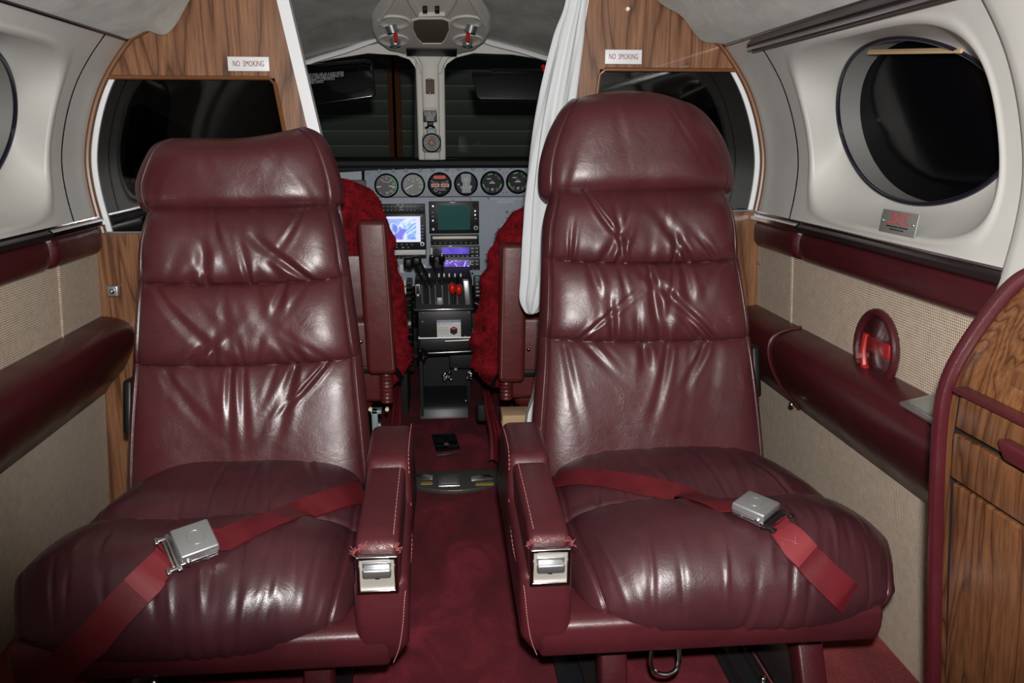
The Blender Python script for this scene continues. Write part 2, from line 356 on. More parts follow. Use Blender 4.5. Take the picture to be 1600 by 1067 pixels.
def lower_wall(s, side):
    # tweed wall as a shaped sheet with thickness
    prof = [(0.795, 0.0), (0.782, 0.15), (0.768, 0.35), (0.755, 0.55), (0.748, 0.67), (0.742, 0.70)]
    prof = cr(prof, 5); yy = np.linspace(-0.6, 1.9, 40)
    P = np.array([[(s*x, y, z) for (x, z) in prof] for y in yy]); g = G(); g.grid(P)
    P2 = P.copy(); P2[..., 0] += s*0.02; g.grid(P2)
    o = struct('wall_'+side, g, 'tweed', recalc=False)
    # padded maroon band at the top of the tweed
    g = G(); bp = [(0.752, 0.652), (0.742, 0.655), (0.733, 0.668), (0.731, 0.69), (0.733, 0.705), (0.740, 0.712)]
    for (a, b) in ((-0.6, 1.645), (1.655, 1.895)):
        yb = [a, a+0.004, a+0.012]+list(np.linspace(a+0.03, b-0.03, 12))+[b-0.012, b-0.004, b]
        rows = []
        for i, y in enumerate(yb):
            k = min(1, math.sqrt(max(0.0, min(y-a, b-y))/0.012)); rows.append([(s*(0.752-(0.752-x)*(0.35+0.65*k)), y, z) for x, z in cr(bp, 4)])
        g.grid(np.array(rows))
    band = g.build('padded_band', 'vinyl', o); tag(band, label='maroon padded leather band')
    if True:
        g = G(); ys = 1.70; g.tube([(s*(np.interp(z, [0, .35, .67], [.795, .768, .748])-0.001), ys-0.05*0, z) for z in np.linspace(0.50, 0.655, 12)], 0.003, 6); g.build('fabric_piping', 'tweed', o)
    # upper ivory panels, the middle one scooped round the window
    up = []
    yo = 0.0 if s > 0 else 0.065
    g = G(); zz = np.linspace(0.705, 1.10, 40)
    g.grid(np.array([[(s*Xc(z), y, z) for z in zz] for y in np.linspace(1.722+yo, 1.9, 8)]))
    P = np.array([[(s*(Xc(z)+0.006), y, z) for z in zz] for y in (1.716+yo, 1.722+yo)]); g.grid(P)
    g.build('forward_trim_panel', 'plastic', o)
    g = G()   # scooped panel
    K = 160; RR = 46; rows = []
    dy = 0.0 if s > 0 else 0.065
    ec = (1.385+dy, 0.922); er = (0.265, 0.135); sc = (1.365+dy, 0.903); sr = (0.287, 0.156)
    rc = (1.3725+dy/2, 0.9025); rr_ = (0.3435+dy/2, 0.1975)
    th = [2*PI*i/K for i in range(K+1)]
    def supe(c, r, t, p):
        cs, sn = math.cos(t), math.sin(t); q = (abs(cs)**p+abs(sn)**p)**(-1/p)
        return c[0]+r[0]*cs*q, c[1]+r[1]*sn*q
    for t in th:
        e = (ec[0]+er[0]*math.cos(t), ec[1]+er[1]*math.sin(t)); so = supe(sc, sr, t, 4.5); ro = supe(rc, rr_, t, 60); row = []
        for i in range(RR+1):
            f = i/RR
            if f <= 0.7:
                k = f/0.7; y = e[0]+(so[0]-e[0])*k; z = e[1]+(so[1]-e[1])*k
                d = 0.062*(1-k**1.6)**0.9 if k < 1 else 0
            else:
                k = (f-0.7)/0.3; y = so[0]+(ro[0]-so[0])*k; z = so[1]+(ro[1]-so[1])*k; d = 0
                if k < 0.25: d = -0.0025*math.sin(k/0.25*PI)
            row.append((s*(float(Xc(z))+d), y, z))
        rows.append(row)
    g.grid(np.array(rows)); g.weld(1e-6); g.build('window_scoop_panel', 'plastic', o, angle=70)
    # rib frame and aft panel
    g = G(); rows = []
    for y, d in [(1.029, 0.0), (1.022, -0.002), (1.015, -0.012), (1.005, -0.017), (0.99, -0.019), (0.93, -0.019), (0.5, -0.019), (-0.6, -0.019)]:
        rows.append([(s*(Xc(z)+d), y, z) for z in zz])
    g.grid(np.array(rows)); g.build('aft_trim_panel', 'plastic', o, angle=60)
    # window
    wn = 'window_1' if s > 0 else 'window_2'
    def rimp(t, d, q=1.0):
        y = ec[0]+er[0]*q*math.cos(t); z = ec[1]+er[1]*q*math.sin(t); return (s*(float(Xc(z))+d), y, z)
    g = G(); A = [rimp(t, 0.108, 1.0) for t in th[:-1]]; B = [rimp(t, 0.112, 1.0) for t in th[:-1]]
    g.add(A+B, [tuple(range(K)), tuple(range(2*K-1, K-1, -1))]+[(i, (i+1) % K, K+(i+1) % K, K+i) for i in range(K)])
    wo = struct(wn, g, 'dark_pane')
    g = G(); g.tube([rimp(t, 0.062, 0.985) for t in th[:-1]], 0.0042, 10, closed=True); g.build('gasket', 'gasket', wo)
    g = G(); g.grid(np.array([[rimp(t, d, 0.985) for t in th] for d in np.linspace(0.06, 0.109, 6)])); g.weld(1e-6); g.build('window_liner', 'liner', wo)
    g = G(); pts = [(s*0.756, y, 1.021+(y-1.20)*.085) for y in np.linspace(1.20, 1.47, 14)]; g.tube(pts, 0.0055, 6, flat=0.6); g.build('shade_bar', 'tan', wo)
    return o
WR = lower_wall(1, 'right'); WL = lower_wall(-1, 'left')
# metal ledge rails
def ledge(s, nm):
    g = G()
    pr = [(0.752, 0.711), (0.730, 0.711), (0.725, 0.715), (0.726, 0.723), (0.732, 0.728), (0.739, 0.730)]
    pr = pr+[(0.75, 0.730)]
    g.prism([(s*x, z) for x, z in pr], 'y', -0.6, 1.64)
    o = struct(nm, g, 'dark_metal')
    g = G(); g.prism([(s*x, z) for x, z in pr], 'y', 1.65, 1.895); g.build('forward_length', 'chrome', o)
    g = G(); g.tube([(s*0.736, y, 0.7312) for y in np.linspace(-0.6, 1.895, 6)], 0.0024, 6); g.build('bright_edge', 'chrome', o)
    return o
ledge(1, 'trim_1'); ledge(-1, 'trim_2')
g = G(); g.prism([(0.617, 1.078), (0.633, 1.064), (0.642, 1.070), (0.627, 1.090)], 'y', -0.5, 1.70, 0.002); o = struct('trim_3', g, 'dark_metal')
g = G(); g.tube([(0.624, y, 1.0705) for y in np.linspace(-0.5, 1.70, 4)], 0.003, 6); g.build('bright_edge', 'steel', o)
for s, nm in ((1, 'trim_4'), (-1, 'trim_5')):
    g = G(); g.tube([(s*0.637, y, 1.096) for y in np.linspace(-0.5, 1.895, 8)], 0.0035, 6); struct(nm, g, 'dark_metal')

# ceilings
rng = np.random.RandomState(4)
def ceil_surface():
    g = G(); yy = np.linspace(-0.6, 1.885, 90); rows = []
    half = [(0.639, 1.097), (0.60, 1.112), (0.565, 1.130), (0.533, 1.160), (0.489, 1.192), (0.43, 1.235), (0.33, 1.285), (0.17, 1.325), (0.0, 1.335)]
    full = [(-x, z) for x, z in half]+[(x, z) for x, z in half[::-1][1:]]
    prof = cr(full, 8)
    for y in yy:
        row = []
        for i, (x, z) in enumerate(prof):
            w_ = 0.004*math.sin(x*23+y*9)+0.003*math.sin(y*31+x*12)
            edge = math.exp(-((1.885-y)/0.035)**2)
            fade = min(1, max(0, (0.64-abs(x))/0.06))
            sag = 0.012*edge*fade*(1+0.8*math.sin(x*55))*(1.6 if x < 0 else 0.7)
            row.append((x, y, z+w_*fade-sag))
        rows.append(row)
    P = np.array(rows); g.grid(P)
    P2 = P[-1:].copy(); P3 = P2.copy(); P3[..., 2] += 0.05; P3[..., 1] += 0.004; g.grid(np.concatenate([P2, P3]))
    return g.weld(1e-6)
struct('ceiling', ceil_surface(), 'suede', recalc=False)
g = G(); rows = []   # cockpit ceiling, coming down towards the windscreen
for y in np.linspace(1.93, 2.83, 14):
    t = (y-1.93)/0.9; rows.append([(x, y, (1.335-0.135*t**1.3)-0.32*abs(x)**1.6-(0.0 if abs(x) < .5 else (abs(x)-.5)*.8)) for x in np.linspace(-0.74, 0.74, 30)])
g.grid(np.array(rows)); struct('ceiling', g, 'suede_dark')
# cockpit side walls
for s, nm in ((1, 'wall_front_right'), (-1, 'wall_front_left')):
    g = G(); prof = cr([(0.80, 0.0), (0.77, 0.35), (0.75, 0.62), (0.76, 0.80), (0.72, 0.98), (0.62, 1.12)], 6)
    g.grid(np.array([[(s*(x-0.10*max(0, y-2.3)), y, z) for x, z in prof] for y in np.linspace(1.93, 3.05, 8)])); o = struct(nm, g, 'suede_dark')
    g = G(); g.prism([(2.05, 0.72), (2.55, 0.70), (2.62, 0.80), (2.50, 1.0), (2.12, 1.0), (2.03, 0.86)], 'x', s*0.70, s*0.715, 0.004); g.build('side_window_pane', 'black_gloss', o)

# partitions with the dark glass
def partition(s, label):
    rt = root('partition', label, 'partition', (s*0.5, YB, 0), 'wood veneer partitions either side of the cockpit opening')
    ex = (lambda z: float(np.interp(z, [0, .50, .62, .76, .905, 1.179, 1.36], [-.212, -.212, -.216, -.240, -.273, -.324, -.357]))) if s < 0 else (lambda z: float(np.interp(z, [0, .18, .236, .30, .40, .55, .70, .988, 1.187, 1.36], [.215, .214, .210, .232, .244, .246, .250, .300, .330, .356])))
    def wx(z): return s*(float(Xc(z))-0.004)
    wins = (-0.342, -0.300) if s < 0 else (0.362, 0.325)   # glass inner edge x at top, bottom
    ztop, zbot = 1.022, 0.696
    if s > 0: ztop, zbot = 1.045, 0.733
    # wood above the glass
    outer = [(wx(z), z) for z in np.linspace(ztop, 1.097, 5)]+[(s*0.61, 1.135), (s*0.55, 1.175), (s*0.489, 1.215), (s*0.43, 1.26), (s*0.33, 1.33)]
    poly = outer+[(ex(1.36), 1.36), (ex(1.18), 1.18), (ex(ztop), ztop)]
    g = G(); g.prism(poly, 'y', YB, YB+0.022)
    # inner stile
    g.prism([(wins[0], ztop), (wins[1], zbot)]+[(ex(z), z) for z in np.linspace(zbot, ztop, 8)], 'y', YB, YB+0.022)
    # below the glass
    low = [(s*0.748, zbot), (s*0.765, 0.69), (s*0.775, 0.45), (s*0.795, 0.1), (s*0.81, 0.01)]
    g.prism([(ex(zbot), zbot)]+low+[(ex(0.01), 0.01), (ex(.18), .18), (ex(.24), .24), (ex(.3), .3), (ex(.4), .4), (ex(.5), .5), (ex(.62), .62)], 'y', YB, YB+0.022)
    g.build('wood_panel', 'wood', rt)
    g = G()
    for a, b in ((1.36, 0.01),):
        for off, wd in ((0, 0.022),):
            zz = [a, b]; i = -1 if s < 0 else 1
            zl = np.linspace(b, a, 40); wv_ = [0.003+(wd-0.003)*min(1, max(.35, (z-.55)/.25)) for z in zl]
            g.prism([(ex(z)+i*0.003, z) for z in zl]+[(ex(z)-i*w_, z) for z, w_ in list(zip(zl, wv_))[::-1]], 'y', YB-0.006, YB+0.028)
    g.build('edge_moulding', 'white_paint', rt)
    # beading round the glass and along the wall
    g = G(); gi = [(wins[1], zbot), (wins[0], ztop-0.012), (wins[0]+s*0.012, ztop)]
    outerb = [(wx(ztop)-s*0.006, ztop)]
    g.tube([(x, YB-0.001, z) for x, z in gi+outerb], 0.0045, 8); g.tube([(wx(z)-s*0.001, YB-0.002, z) for z in np.linspace(zbot, 1.10, 24)]+[(s*0.60, YB-0.002, 1.115), (s*0.533, YB-0.002, 1.166), (s*0.489, YB-0.002, 1.2), (s*0.43, YB-.002, 1.245)], 0.006, 8)
    g.build('wood_beading', 'wood_edge', rt)
    g = G(); zs = np.linspace(zbot, ztop-0.003, 20)
    inn = [(wx(z)-s*0.007, z) for z in zs]; out = [(wx(z)-s*0.018, z) for z in zs][::-1]
    g.prism(inn+out, 'y', YB+0.004, YB+0.012); g.build('gap_light_strip', 'white_paint', rt)  # white-coloured strip stands in for light coming through the gap by the wall
    g = G(); g.prism([(wins[0], ztop), (wins[1], zbot)]+[(wx(z)-s*0.014, z) for z in zs], 'y', YB+0.008, YB+0.013); g.build('dark_glass', 'smoked_glass', rt)
    g = G(); g.tube([(wins[1], YB-0.001, zbot), (wx(zbot), YB-0.001, zbot)], 0.003, 8); g.build('sill_strip', 'steel', rt)
    return rt
partition(-1, 'left walnut veneer partition with dark glass behind the empty left seat')
partition(1, 'right walnut veneer partition with dark glass, white curtain at its edge')
# small catch on the left partition, screw and hook on the right one
rt = root('door_catch', 'small square metal catch with round stud on the left wood panel', 'catch', at(176, 455, Y=1.89))
c = at(176, 455, Y=1.888); g = G(); g.box(c.x-.013, c.x+.013, 1.886, 1.899, c.z-.013, c.z+.013, .004); g.build('catch_plate', 'steel', rt)
g = G(); g.sphere((c.x, 1.884, c.z), .006); g.build('stud', 'chrome', rt)
c = at(1189, 411, Y=1.888); rt = root('hook', 'small bright metal hook on the wood strip right of the right seat', 'hook', c)
g = G(); g.sphere((c.x, 1.892, c.z), (.008, .008, .005)); g.tube([(c.x, 1.889, c.z), (c.x+.006, 1.878, c.z-.004), (c.x+.008, 1.876, c.z+.004)], .002, 6); g.build('hook_body', 'steel', rt)
c = at(981, 14, Y=1.897); g = G(); g.cyl((c.x, 1.9, c.z), (c.x, 1.895, c.z), .005, .004, 12); g.cyl((c.x, 1.8955, c.z), (c.x, 1.894, c.z), .002, .002, 8)
tag(centre(g.build('screw', 'cream')), 'tiny pale screw in the wood above the right sign', 'screw')
# signs
for (x0, y0, x1, y1, lb) in ((357, 89, 420, 111, 'white NO SMOKING sign on the left wood partition'), (945, 78, 1003, 100, 'white NO SMOKING sign on the right wood partition')):
    a = at(x0, y1, Y=1.897); b = at(x1, y0, Y=1.897); rt = root('no_smoking_sign', lb, 'sign', (( a.x+b.x)/2, 1.899, (a.z+b.z)/2), 'no smoking signs')
    g = G(); g.box(a.x, b.x, 1.895, 1.8995, a.z, b.z, .0008); g.build('sign_plate', 'sign_white', rt)
    text('NO  SMOKING', 0.0165, ((a.x+b.x)/2, 1.8946, (a.z+b.z)/2), (1, 0, 0), (0, 0, 1), 'sign_red', rt, sx=0.60)
# curtain
rt_pts = [(1.30, 0.315, 0.030), (1.18, 0.300, 0.020), (1.10, 0.283, 0.028), (0.95, 0.256, 0.036), (0.80, 0.240, 0.042), (0.70, 0.232, 0.040), (0.60, 0.222, 0.034), (0.545, 0.213, 0.028), (0.515, 0.208, 0.014), (0.508, 0.206, 0.004)]
rp = np.array(cr(rt_pts, 10)); rows = []
for z, x, hw in rp:
    row = []
    for i in range(73):
        t = 2*PI*i/72; fold = 1+0.16*math.cos(7*t+z*3)+0.08*math.sin(11*t-z*7)
        row.append((x+hw*fold*math.cos(t), 1.845+hw*0.75*fold*math.sin(t), z))
    rows.append(row)
g = G(); g.grid(np.array(rows)); g.weld(1e-5)
o = centre(g.build('curtain', 'cloth', angle=60)); tag(o, 'white cloth curtain gathered and hanging beside the right partition edge', 'curtain')

# ------------------------------------------------------------------ wall armrests
def wall_armrest(s, label):
    rt = root('wall_armrest', label, 'armrest', (s*0.72, 1.2, 0.35), 'padded armrests along the cabin walls')
    prof = [(0.768, 0.33), (0.752, 0.352), (0.722, 0.385), (0.700, 0.425), (0.690, 0.462), (0.695, 0.487), (0.712, 0.500), (0.735, 0.507), (0.762, 0.510)]
    pr = cr(prof, 6)
    def body(y0, y1, gr):
        rows = []
        ys = [y0, y0+.003, y0+.008, y0+.016, y0+.03]+list(np.linspace(y0+.06, y1-.06, 20))+[y1-.03, y1-.016, y1-.008, y1-.003, y1]
        for y in ys:
            e = min(y-y0, y1-y); k = math.sqrt(max(0, 1-(1-min(1, e/.03))**2)); k = 0.6+0.4*k
            rows.append([(s*(0.765+(x-0.765)*k), y, 0.43+(z-0.43)*(0.9+0.1*k)) for x, z in pr])
        gr.grid(np.array(rows)); A = rows[0]; B = rows[-1]; gr.add(A, [tuple(range(len(A)))]); gr.add(B, [tuple(range(len(B)))])
    if s < 0: g = G(); body(0.3, 1.935, g); g.build('armrest_pad', 'vinyl', rt, angle=50); return rt
    g = G(); body(0.3, 1.655, g); g.build('armrest_pad', 'vinyl', rt, angle=50)
    g = G(); body(1.64, 1.935, g); g.build('armrest_pad', 'vinyl', rt, angle=50)
    g = G(); g.tube([(s*(0.765+(x-0.765)*1.02), 1.648, 0.43+(z-0.43)*1.01) for x, z in pr], 0.004, 6); g.build('piping', 'vinyl', rt)
    if s > 0:
        g = G(); c = at(1237, 632, X=0.715); g.sphere(c, 0.006); g.build('stud', 'chrome', rt)
    return rt
wall_armrest(-1, 'maroon leather armrest along the left wall under bare tweed')
wall_armrest(1, 'maroon leather armrest along the right wall, with ashtray and oval handle above')
c0 = at(1432, 655, Z=0.507)
rt = root('ashtray', 'flat metal ashtray lid set in the right wall armrest', 'ashtray', (0.727, c0.y, 0.50))
fm = Matrix.Translation((0.727, c0.y+0.0, 0.5075)) @ Matrix.Rotation(math.radians(-12), 4, 'Y')
g = G(); g.box(-.028, .028, -.085, .085, -.004, .004, .002, m=fm); g.build('frame', 'steel', rt)
g = G(); g.box(-.020, .020, -.070, .070, .003, .0075, .002, m=fm); g.build('lid', 'placard', rt)
# emergency handle
c0 = at(1375, 546, X=0.755); yc, zc = c0.y, c0.z
rt = root('exit_handle', 'oval maroon bezel with red pull handle on the right tweed wall', 'handle', (0.755, yc, zc-0.06))
K = 48; ry, rz = 0.062, 0.064
g = G(); g.tube([(0.747, yc+ry*math.cos(2*PI*i/K), zc+rz*math.sin(2*PI*i/K)) for i in range(K)], 0.0075, 10, closed=True); g.build('bezel', 'vinyl', rt)
g = G(); A = [(0.750, yc+ry*math.cos(2*PI*i/K), zc+rz*math.sin(2*PI*i/K)) for i in range(K)]; A2 = [(0.754, y, z) for _, y, z in A]; g.add(A+A2, [tuple(range(K)), tuple(range(K, 2*K))]+[(i, (i+1) % K, K+(i+1) % K, K+i) for i in range(K)]); g.build('recess_plate', 'vinyl', rt)
g = G(); g.tube([(0.744, yc+0.028, zc+0.022), (0.742, yc+0.03, zc-0.01), (0.742, yc+0.022, zc-0.035), (0.742, yc+0.0, zc-0.048), (0.743, yc-0.024, zc-0.042)], 0.0065, 8)
g.box(0.742, 0.748, yc-0.050, yc+0.034, zc-0.006, zc+0.020, 0.003); g.build('pull_handle', 'handle_red', rt)
g = G(); g.cyl((0.745, yc+0.03, zc-0.018), (0.730, yc+0.026, zc-0.018), 0.005, 0.005, 14); g.build('pull_knob', 'frayed', rt)
g = G(); rows = [[(0.747-0.008*math.cos(f*PI/2), yc+ry*f*math.cos(t), zc+rz*f*math.sin(t)) for t in np.linspace(0, 2*PI, K+1)] for f in np.linspace(0.02, 0.9, 8)]; g.grid(np.array(rows)); g.weld(1e-6); g.build('clear_cover', 'clear', rt)
# emergency placard on the right panel
py_, pz_ = 1.298, 0.7645
rt = root('emergency_placard', 'small silver emergency exit placard with red print below the right window', 'placard', (0.745, py_, pz_-0.018))
up = (Vector((float(Xc(0.785)), 0, 0.785))-Vector((float(Xc(0.745)), 0, 0.745))).normalized()
fr_ = frame((float(Xc(pz_))-0.003, py_, pz_), (0, -1, 0), up)
g = G(); g.box(-.054, .054, -.0185, .0185, -.0015, .0012, .0006, m=fr_); g.build('plate', 'placard', rt)
for tx, sz, yy_, mm_ in (('EMERGENCY EXIT', .0082, .0118, 'placard_red'), ('REMOVE COVER  TURN', .0052, .0048, 'placard_red'), ('PULL DOOR INWARD TO OPEN', .0052, -.0015, 'placard_red'), ('WINDOW DOOR MUST BE CLOSED FOR FLIGHT', .0034, -.0075, 'black'), ('KEEP AREA CLEAR AT ALL TIMES', .0034, -.012, 'black')):
    text(tx, sz, fr_ @ Vector((0, yy_, 0.0014)), (0, -1, 0), up, mm_, rt, sx=0.86)
for q in (-.045, .045):
    g = G(); g.sphere(fr_ @ Vector((q, 0, .0015)), .0022, seg=10); g.build('rivet', 'chrome', rt)

# ------------------------------------------------------------------ cabinet on the right
rt = root('drink_cabinet', 'walnut side cabinet with drawers and maroon padded edge at far right', 'cabinet', (0.7, 0.5, 0))
Y1 = 0.88
pf = [(0.632, 0.0), (0.617, 0.20), (0.592, 0.42), (0.579, 0.56), (0.580, 0.62), (0.597, 0.667), (0.633, 0.725), (0.661, 0.748), (0.70, 0.757)]
pc = [(a[0], a[1]) for a in cr(pf, 6)]
g = G(); g.prism([(x+0.006, z-0.002) for x, z in pc]+[(0.735, 0.75), (0.745, 0.6), (0.765, 0.4), (0.785, 0.1), (0.79, 0.0)], 'y', -0.25, Y1-0.012); g.build('carcass', 'wood_cab', rt)
g = G(); rows = []
for (x, z), (nx, nz) in zip(pc, [(0, 0)]*len(pc)):
    pass
g.tube([(x+0.004, Y1-0.004, z) for x, z in pc], 0.0135, 12, flat=0.75); g.build('padded_edge', 'vinyl', rt)
def Xf(z): return float(np.interp(z, [p[1] for p in pf], [p[0] for p in pf]))
def face_panel(name, z0, z1, y0, y1, th, material):
    g = G(); fm = frame((Xf((z0+z1)/2)+0.004, (y0+y1)/2, (z0+z1)/2), (0, -1, 0), (Xf(z1)-Xf(z0), 0, z1-z0))
    # local: x along -Y, y up the face, z towards the aisle
    L = y1-y0; Hh = math.hypot(z1-z0, Xf(z1)-Xf(z0)); nrm = fm.to_3x3() @ Vector((0, 0, 1)); sg = 1 if nrm.x < 0 else -1
    g.box(-L/2, L/2, -Hh/2, Hh/2, min(0, sg*th), max(0, sg*th), 0.0025, m=fm); return g.build(name, material, rt), fm, sg
g = G(); g.prism([(Xf(z)+0.004, z) for z in (0.03, .2, .4, .56, .615)]+[(0.70, 0.615), (0.70, 0.03)], 'y', -0.2, 0.853); g.build('dark_recess', 'black_soft', rt)
for z0, z1 in ((0.583, 0.6195), (0.524, 0.577), (0.04, 0.518)):
    dr, fm, sg = face_panel('drawer_front', z0, z1, 0.30, 0.838, 0.010, 'wood_cab')
    yh = 0.70 if z1 > 0.6 else 0.55
    if z0 > 0.4:
        g = G(); g.prism([(yh-.05, z1-.016), (yh+.05, z1-.016), (yh+.035, z1-.034), (yh-.035, z1-.034)], 'x', Xf(z0)-0.022, Xf(z0)-0.004, .004); g.build('drawer_pull', 'vinyl', dr)
g = G(); g.box(Xf(.62)-0.008, Xf(.62)+0.03, -0.2, 0.85, 0.620, 0.628, .003); g.build('maroon_rail', 'vinyl', rt)
g = G(); g.prism([(0.592, 0.63), (0.597, 0.665), (0.612, 0.682), (0.635, 0.68), (0.64, 0.63)], 'y', -0.2, 0.79, .002); g.build('sloped_front', 'wood_cab', rt)
g = G(); g.prism([(0.598, 0.672), (0.60, 0.682), (0.64, 0.70), (0.66, 0.69)], 'y', -0.2, 0.765, .002); g.build('worktop_lip', 'wood_cab', rt)

# ================================================================== PASSENGER SEATS
def sgn(x): return np.where(x < 0, -1.0, 1.0)
def pleats(U, T, specs):
    """U in -1..1, T 0..1 across one roll; each spec: u0, from_top, length, slant, width, amp"""
    D = np.zeros_like(U)
    for u0, top, L, sl, wd, am in specs:
        tt = (1-T) if top else T; uc = u0+sl*tt+0.25*sl*tt**2
        x = (U-uc)/(wd*(1+1.3*tt)); fade = np.exp(-(tt/L)**2)*np.clip(tt/0.05+0.25, 0, 1)
        D += am*fade*(-np.exp(-x**2)+0.55*np.exp(-(x-1.7)**2)+0.35*np.exp(-(x+1.6)**2))
    return D
def mk_pleats(rs, n_top, n_bot, amp, spread=0.8, lmax=0.85):
    sp = []
    for nn, top in ((n_top, True), (n_bot, False)):
        for i in range(nn):
            u0 = -spread+2*spread*(i+0.5)/nn+rs.uniform(-.11, .11)
            sl = -u0*rs.uniform(0.2, 1.1)*(1 if abs(u0) > 0.35 else 0.3)+rs.uniform(-.16, .16)
            sp.append((u0, top, rs.uniform(0.3*lmax, lmax), sl*(1 if lmax > .6 else 2.2), rs.uniform(0.018, 0.048), amp*rs.choice([.25, .5, .8, 1.3])))
    return sp
def sm(x, xp, fp):
    c = np.array(cr(list(zip(xp, fp)), 12)); return np.interp(x, c[:, 0], c[:, 1])
def softlumps(X, Z, rs, k=10, fmin=15, fmax=60, amp=0.001):
    D = np.zeros_like(X)
    for _ in range(k):
        a = rs.uniform(0, PI); f = rs.uniform(fmin, fmax); D += np.sin((X*math.cos(a)+Z*math.sin(a))*f+rs.uniform(0, 6))*rs.uniform(.4, 1)
    return D*amp/math.sqrt(k)

def make_seat(side, tb, label):
    """side -1 left (aisle to its right), +1 right; tb the table of measured outlines"""
    rs = np.random.RandomState(tb['seed'])
    cx = tb['cx']; rt = root('passenger_seat', label, 'seat', (cx, 1.28, 0), 'maroon leather cabin seats')
    ais = -side                       # direction of the aisle
    lean = lambda z: 1.47+0.28*(z-0.30)
    # ---------------- backrest
    NU, NV = 230, 300
    s_ = np.linspace(-1, 1, NU); u = s_*(1.3-0.3*s_**2); v = np.linspace(0, 1, NV)
    U, V = np.meshgrid(u, v); z0, z1 = 0.235, tb['back_top']
    Z = z0+(z1-z0)*V
    XL = sm(Z, tb['lz'], tb['lx']); XR = sm(Z, tb['rz'], tb['rx'])
    X = (XL+XR)/2+(XR-XL)/2*U
    seams = tb['seams']; bounds = [z0-0.06]+seams+[z1]
    # seam height varies across the back
    tilt = tb['tilt']; Zs = Z-tilt*U*0.5+0.007*(1-U**2)*np.clip((z1-Z)/0.1, 0, 1)
    Zs = np.minimum(Zs, z1)
    tuft = np.zeros_like(Z); pl = np.zeros_like(Z)
    for i in range(len(bounds)-1):
        a, b = bounds[i], bounds[i+1]; m_ = (Zs >= a) & (Zs <= b); T = np.clip((Zs-a)/(b-a), 0, 1)
        hh = (1-np.abs(2*T-1)**3.0)**0.55
        tuft = np.where(m_, (0.026 if i else 0.022)*hh, tuft)
        sp = mk_pleats(rs, 9 if i == 0 else (7 if i == 1 else 4), 0 if i == 0 else 9, 0.0042, 0.82, 0.38 if i == 0 else .85)
        pl = np.where(m_, pleats(U, T, sp), pl)
    ku = np.clip(1-np.abs(U)**5.5, 0, 1)**0.5; kv = np.clip(1-np.abs(2*V-1)**18, 0, 1)**0.5
    bol = -0.010*np.exp(-((np.abs(U)-0.925)/0.012)**2)
    wing = 0.014*np.clip((np.abs(U)-0.25)/0.75, 0, 1)**2
    Tf = (0.034+tuft+wing)*ku*kv+(pl*np.clip(1-np.abs(U)**10, 0, 1)+bol+softlumps(X, Z, rs, 12, 12, 45, 0.0022))*ku*kv
    Yc = lean(Z)+0.05
    FR = np.stack([X, Yc-Tf, Z+tilt*0*U], -1); BK = np.stack([X, Yc+0.05*ku*kv, Z], -1)
    g = G(); g.grid(FR); g.grid(BK[::6, ::5] if False else BK); g.weld(1e-5)
    bk = g.build('backrest', 'leather', rt, angle=80)
    # side stitching on the bolsters
    for sd in (-1, 1):
        iu = int(np.argmin(np.abs(u-sd*0.925))); pts = [Vector(FR[j, iu])+Vector((0, -0.0012, 0)) for j in range(14, NV-12, 3)]
        g = G(); g.tube(pts, 0.0011, 5); g.build('bolster_stitching', 'stitch' if False else 'cushion', bk)
    for i, sz in enumerate(seams):
        pts = []
        for k in range(6, NU-6, 2):
            col = Zs[:, k]; j = int(np.argmin(np.abs(col-sz))); pts.append(Vector(FR[j, k])+Vector((0, 0.0012, 0)))
        g = G(); g.tube(pts, 0.0016, 5); g.build('seam_piping', 'seam', bk)
    # ---------------- headrest
    hz0, hz1 = tb['hz']; NU2, NV2 = 120, 110
    s2 = np.linspace(-1, 1, NU2); uu = s2*(1.3-0.3*s2**2); vv0 = np.linspace(0, 1, NV2); vv = 0.5-0.5*np.cos(PI*vv0); U2, V2 = np.meshgrid(uu, vv)
    hl = sm(V2, tb['hv'], tb['hl']); hr = sm(V2, tb['hv'], tb['hr'])
    topc = sm(U2, [-1, -.5, 0, .5, 1], tb['htop']); botc = np.interp(U2, [-1, 0, 1], tb['hbot'])
    X2 = (hl+hr)/2+(hr-hl)/2*U2; Z2 = hz0+(hz1-hz0)*V2+topc*V2**2+botc*(1-V2)
    k2 = np.clip(1-np.abs(U2)**4.5, 0, 1)**0.5*np.clip(1-np.abs(2*V2-1)**4.5, 0, 1)**0.5
    pip = -0.006*np.exp(-((np.abs(U2)-0.88)/0.014)**2)
    wr = softlumps(X2, Z2, rs, 9, 16, 60, 0.0014)+pleats(U2, V2, [(-.78, False, .4, .1, .03, .002), (.8, False, .3, -.2, .03, .002), (-.35, True, .5, .25, .04, .0012), (.55, True, .4, -.3, .05, .0015), (.3, True, .6, .4, .02, .001)])
    T2 = (0.062+0.010*np.cos(U2*1.4))*k2+(pip+wr)*k2
    Yh = 1.47+0.28*(hz0+0.07-0.30)+0.055+(Z2-hz0)*0.20
    FH = np.stack([X2, Yh-T2, Z2], -1); BH = np.stack([X2, Yh+0.055*k2, Z2], -1)
    g = G(); g.grid(FH); g.grid(BH); g.weld(1e-5); hd = g.build('headrest', 'leather', rt, angle=80)
    for sd in (-1, 1):
        iu = int(np.argmin(np.abs(uu-sd*0.88))); g = G(); g.tube([Vector(FH[j, iu])+Vector((0, -0.001, 0)) for j in range(8, NV2-6, 2)], 0.0013, 5); g.build('piping', 'cushion', hd)
    # ---------------- seat cushion
    NU3, NV3 = 240, 260
    path = cr([(1.535, .19), (1.53, .26), (1.50, .305), (1.44, .322), (1.36, .322), (1.29, .316), (1.20, .331), (1.12, .330), (1.065, .305), (1.035, .262), (1.04, .215), (1.07, .190)], 12)
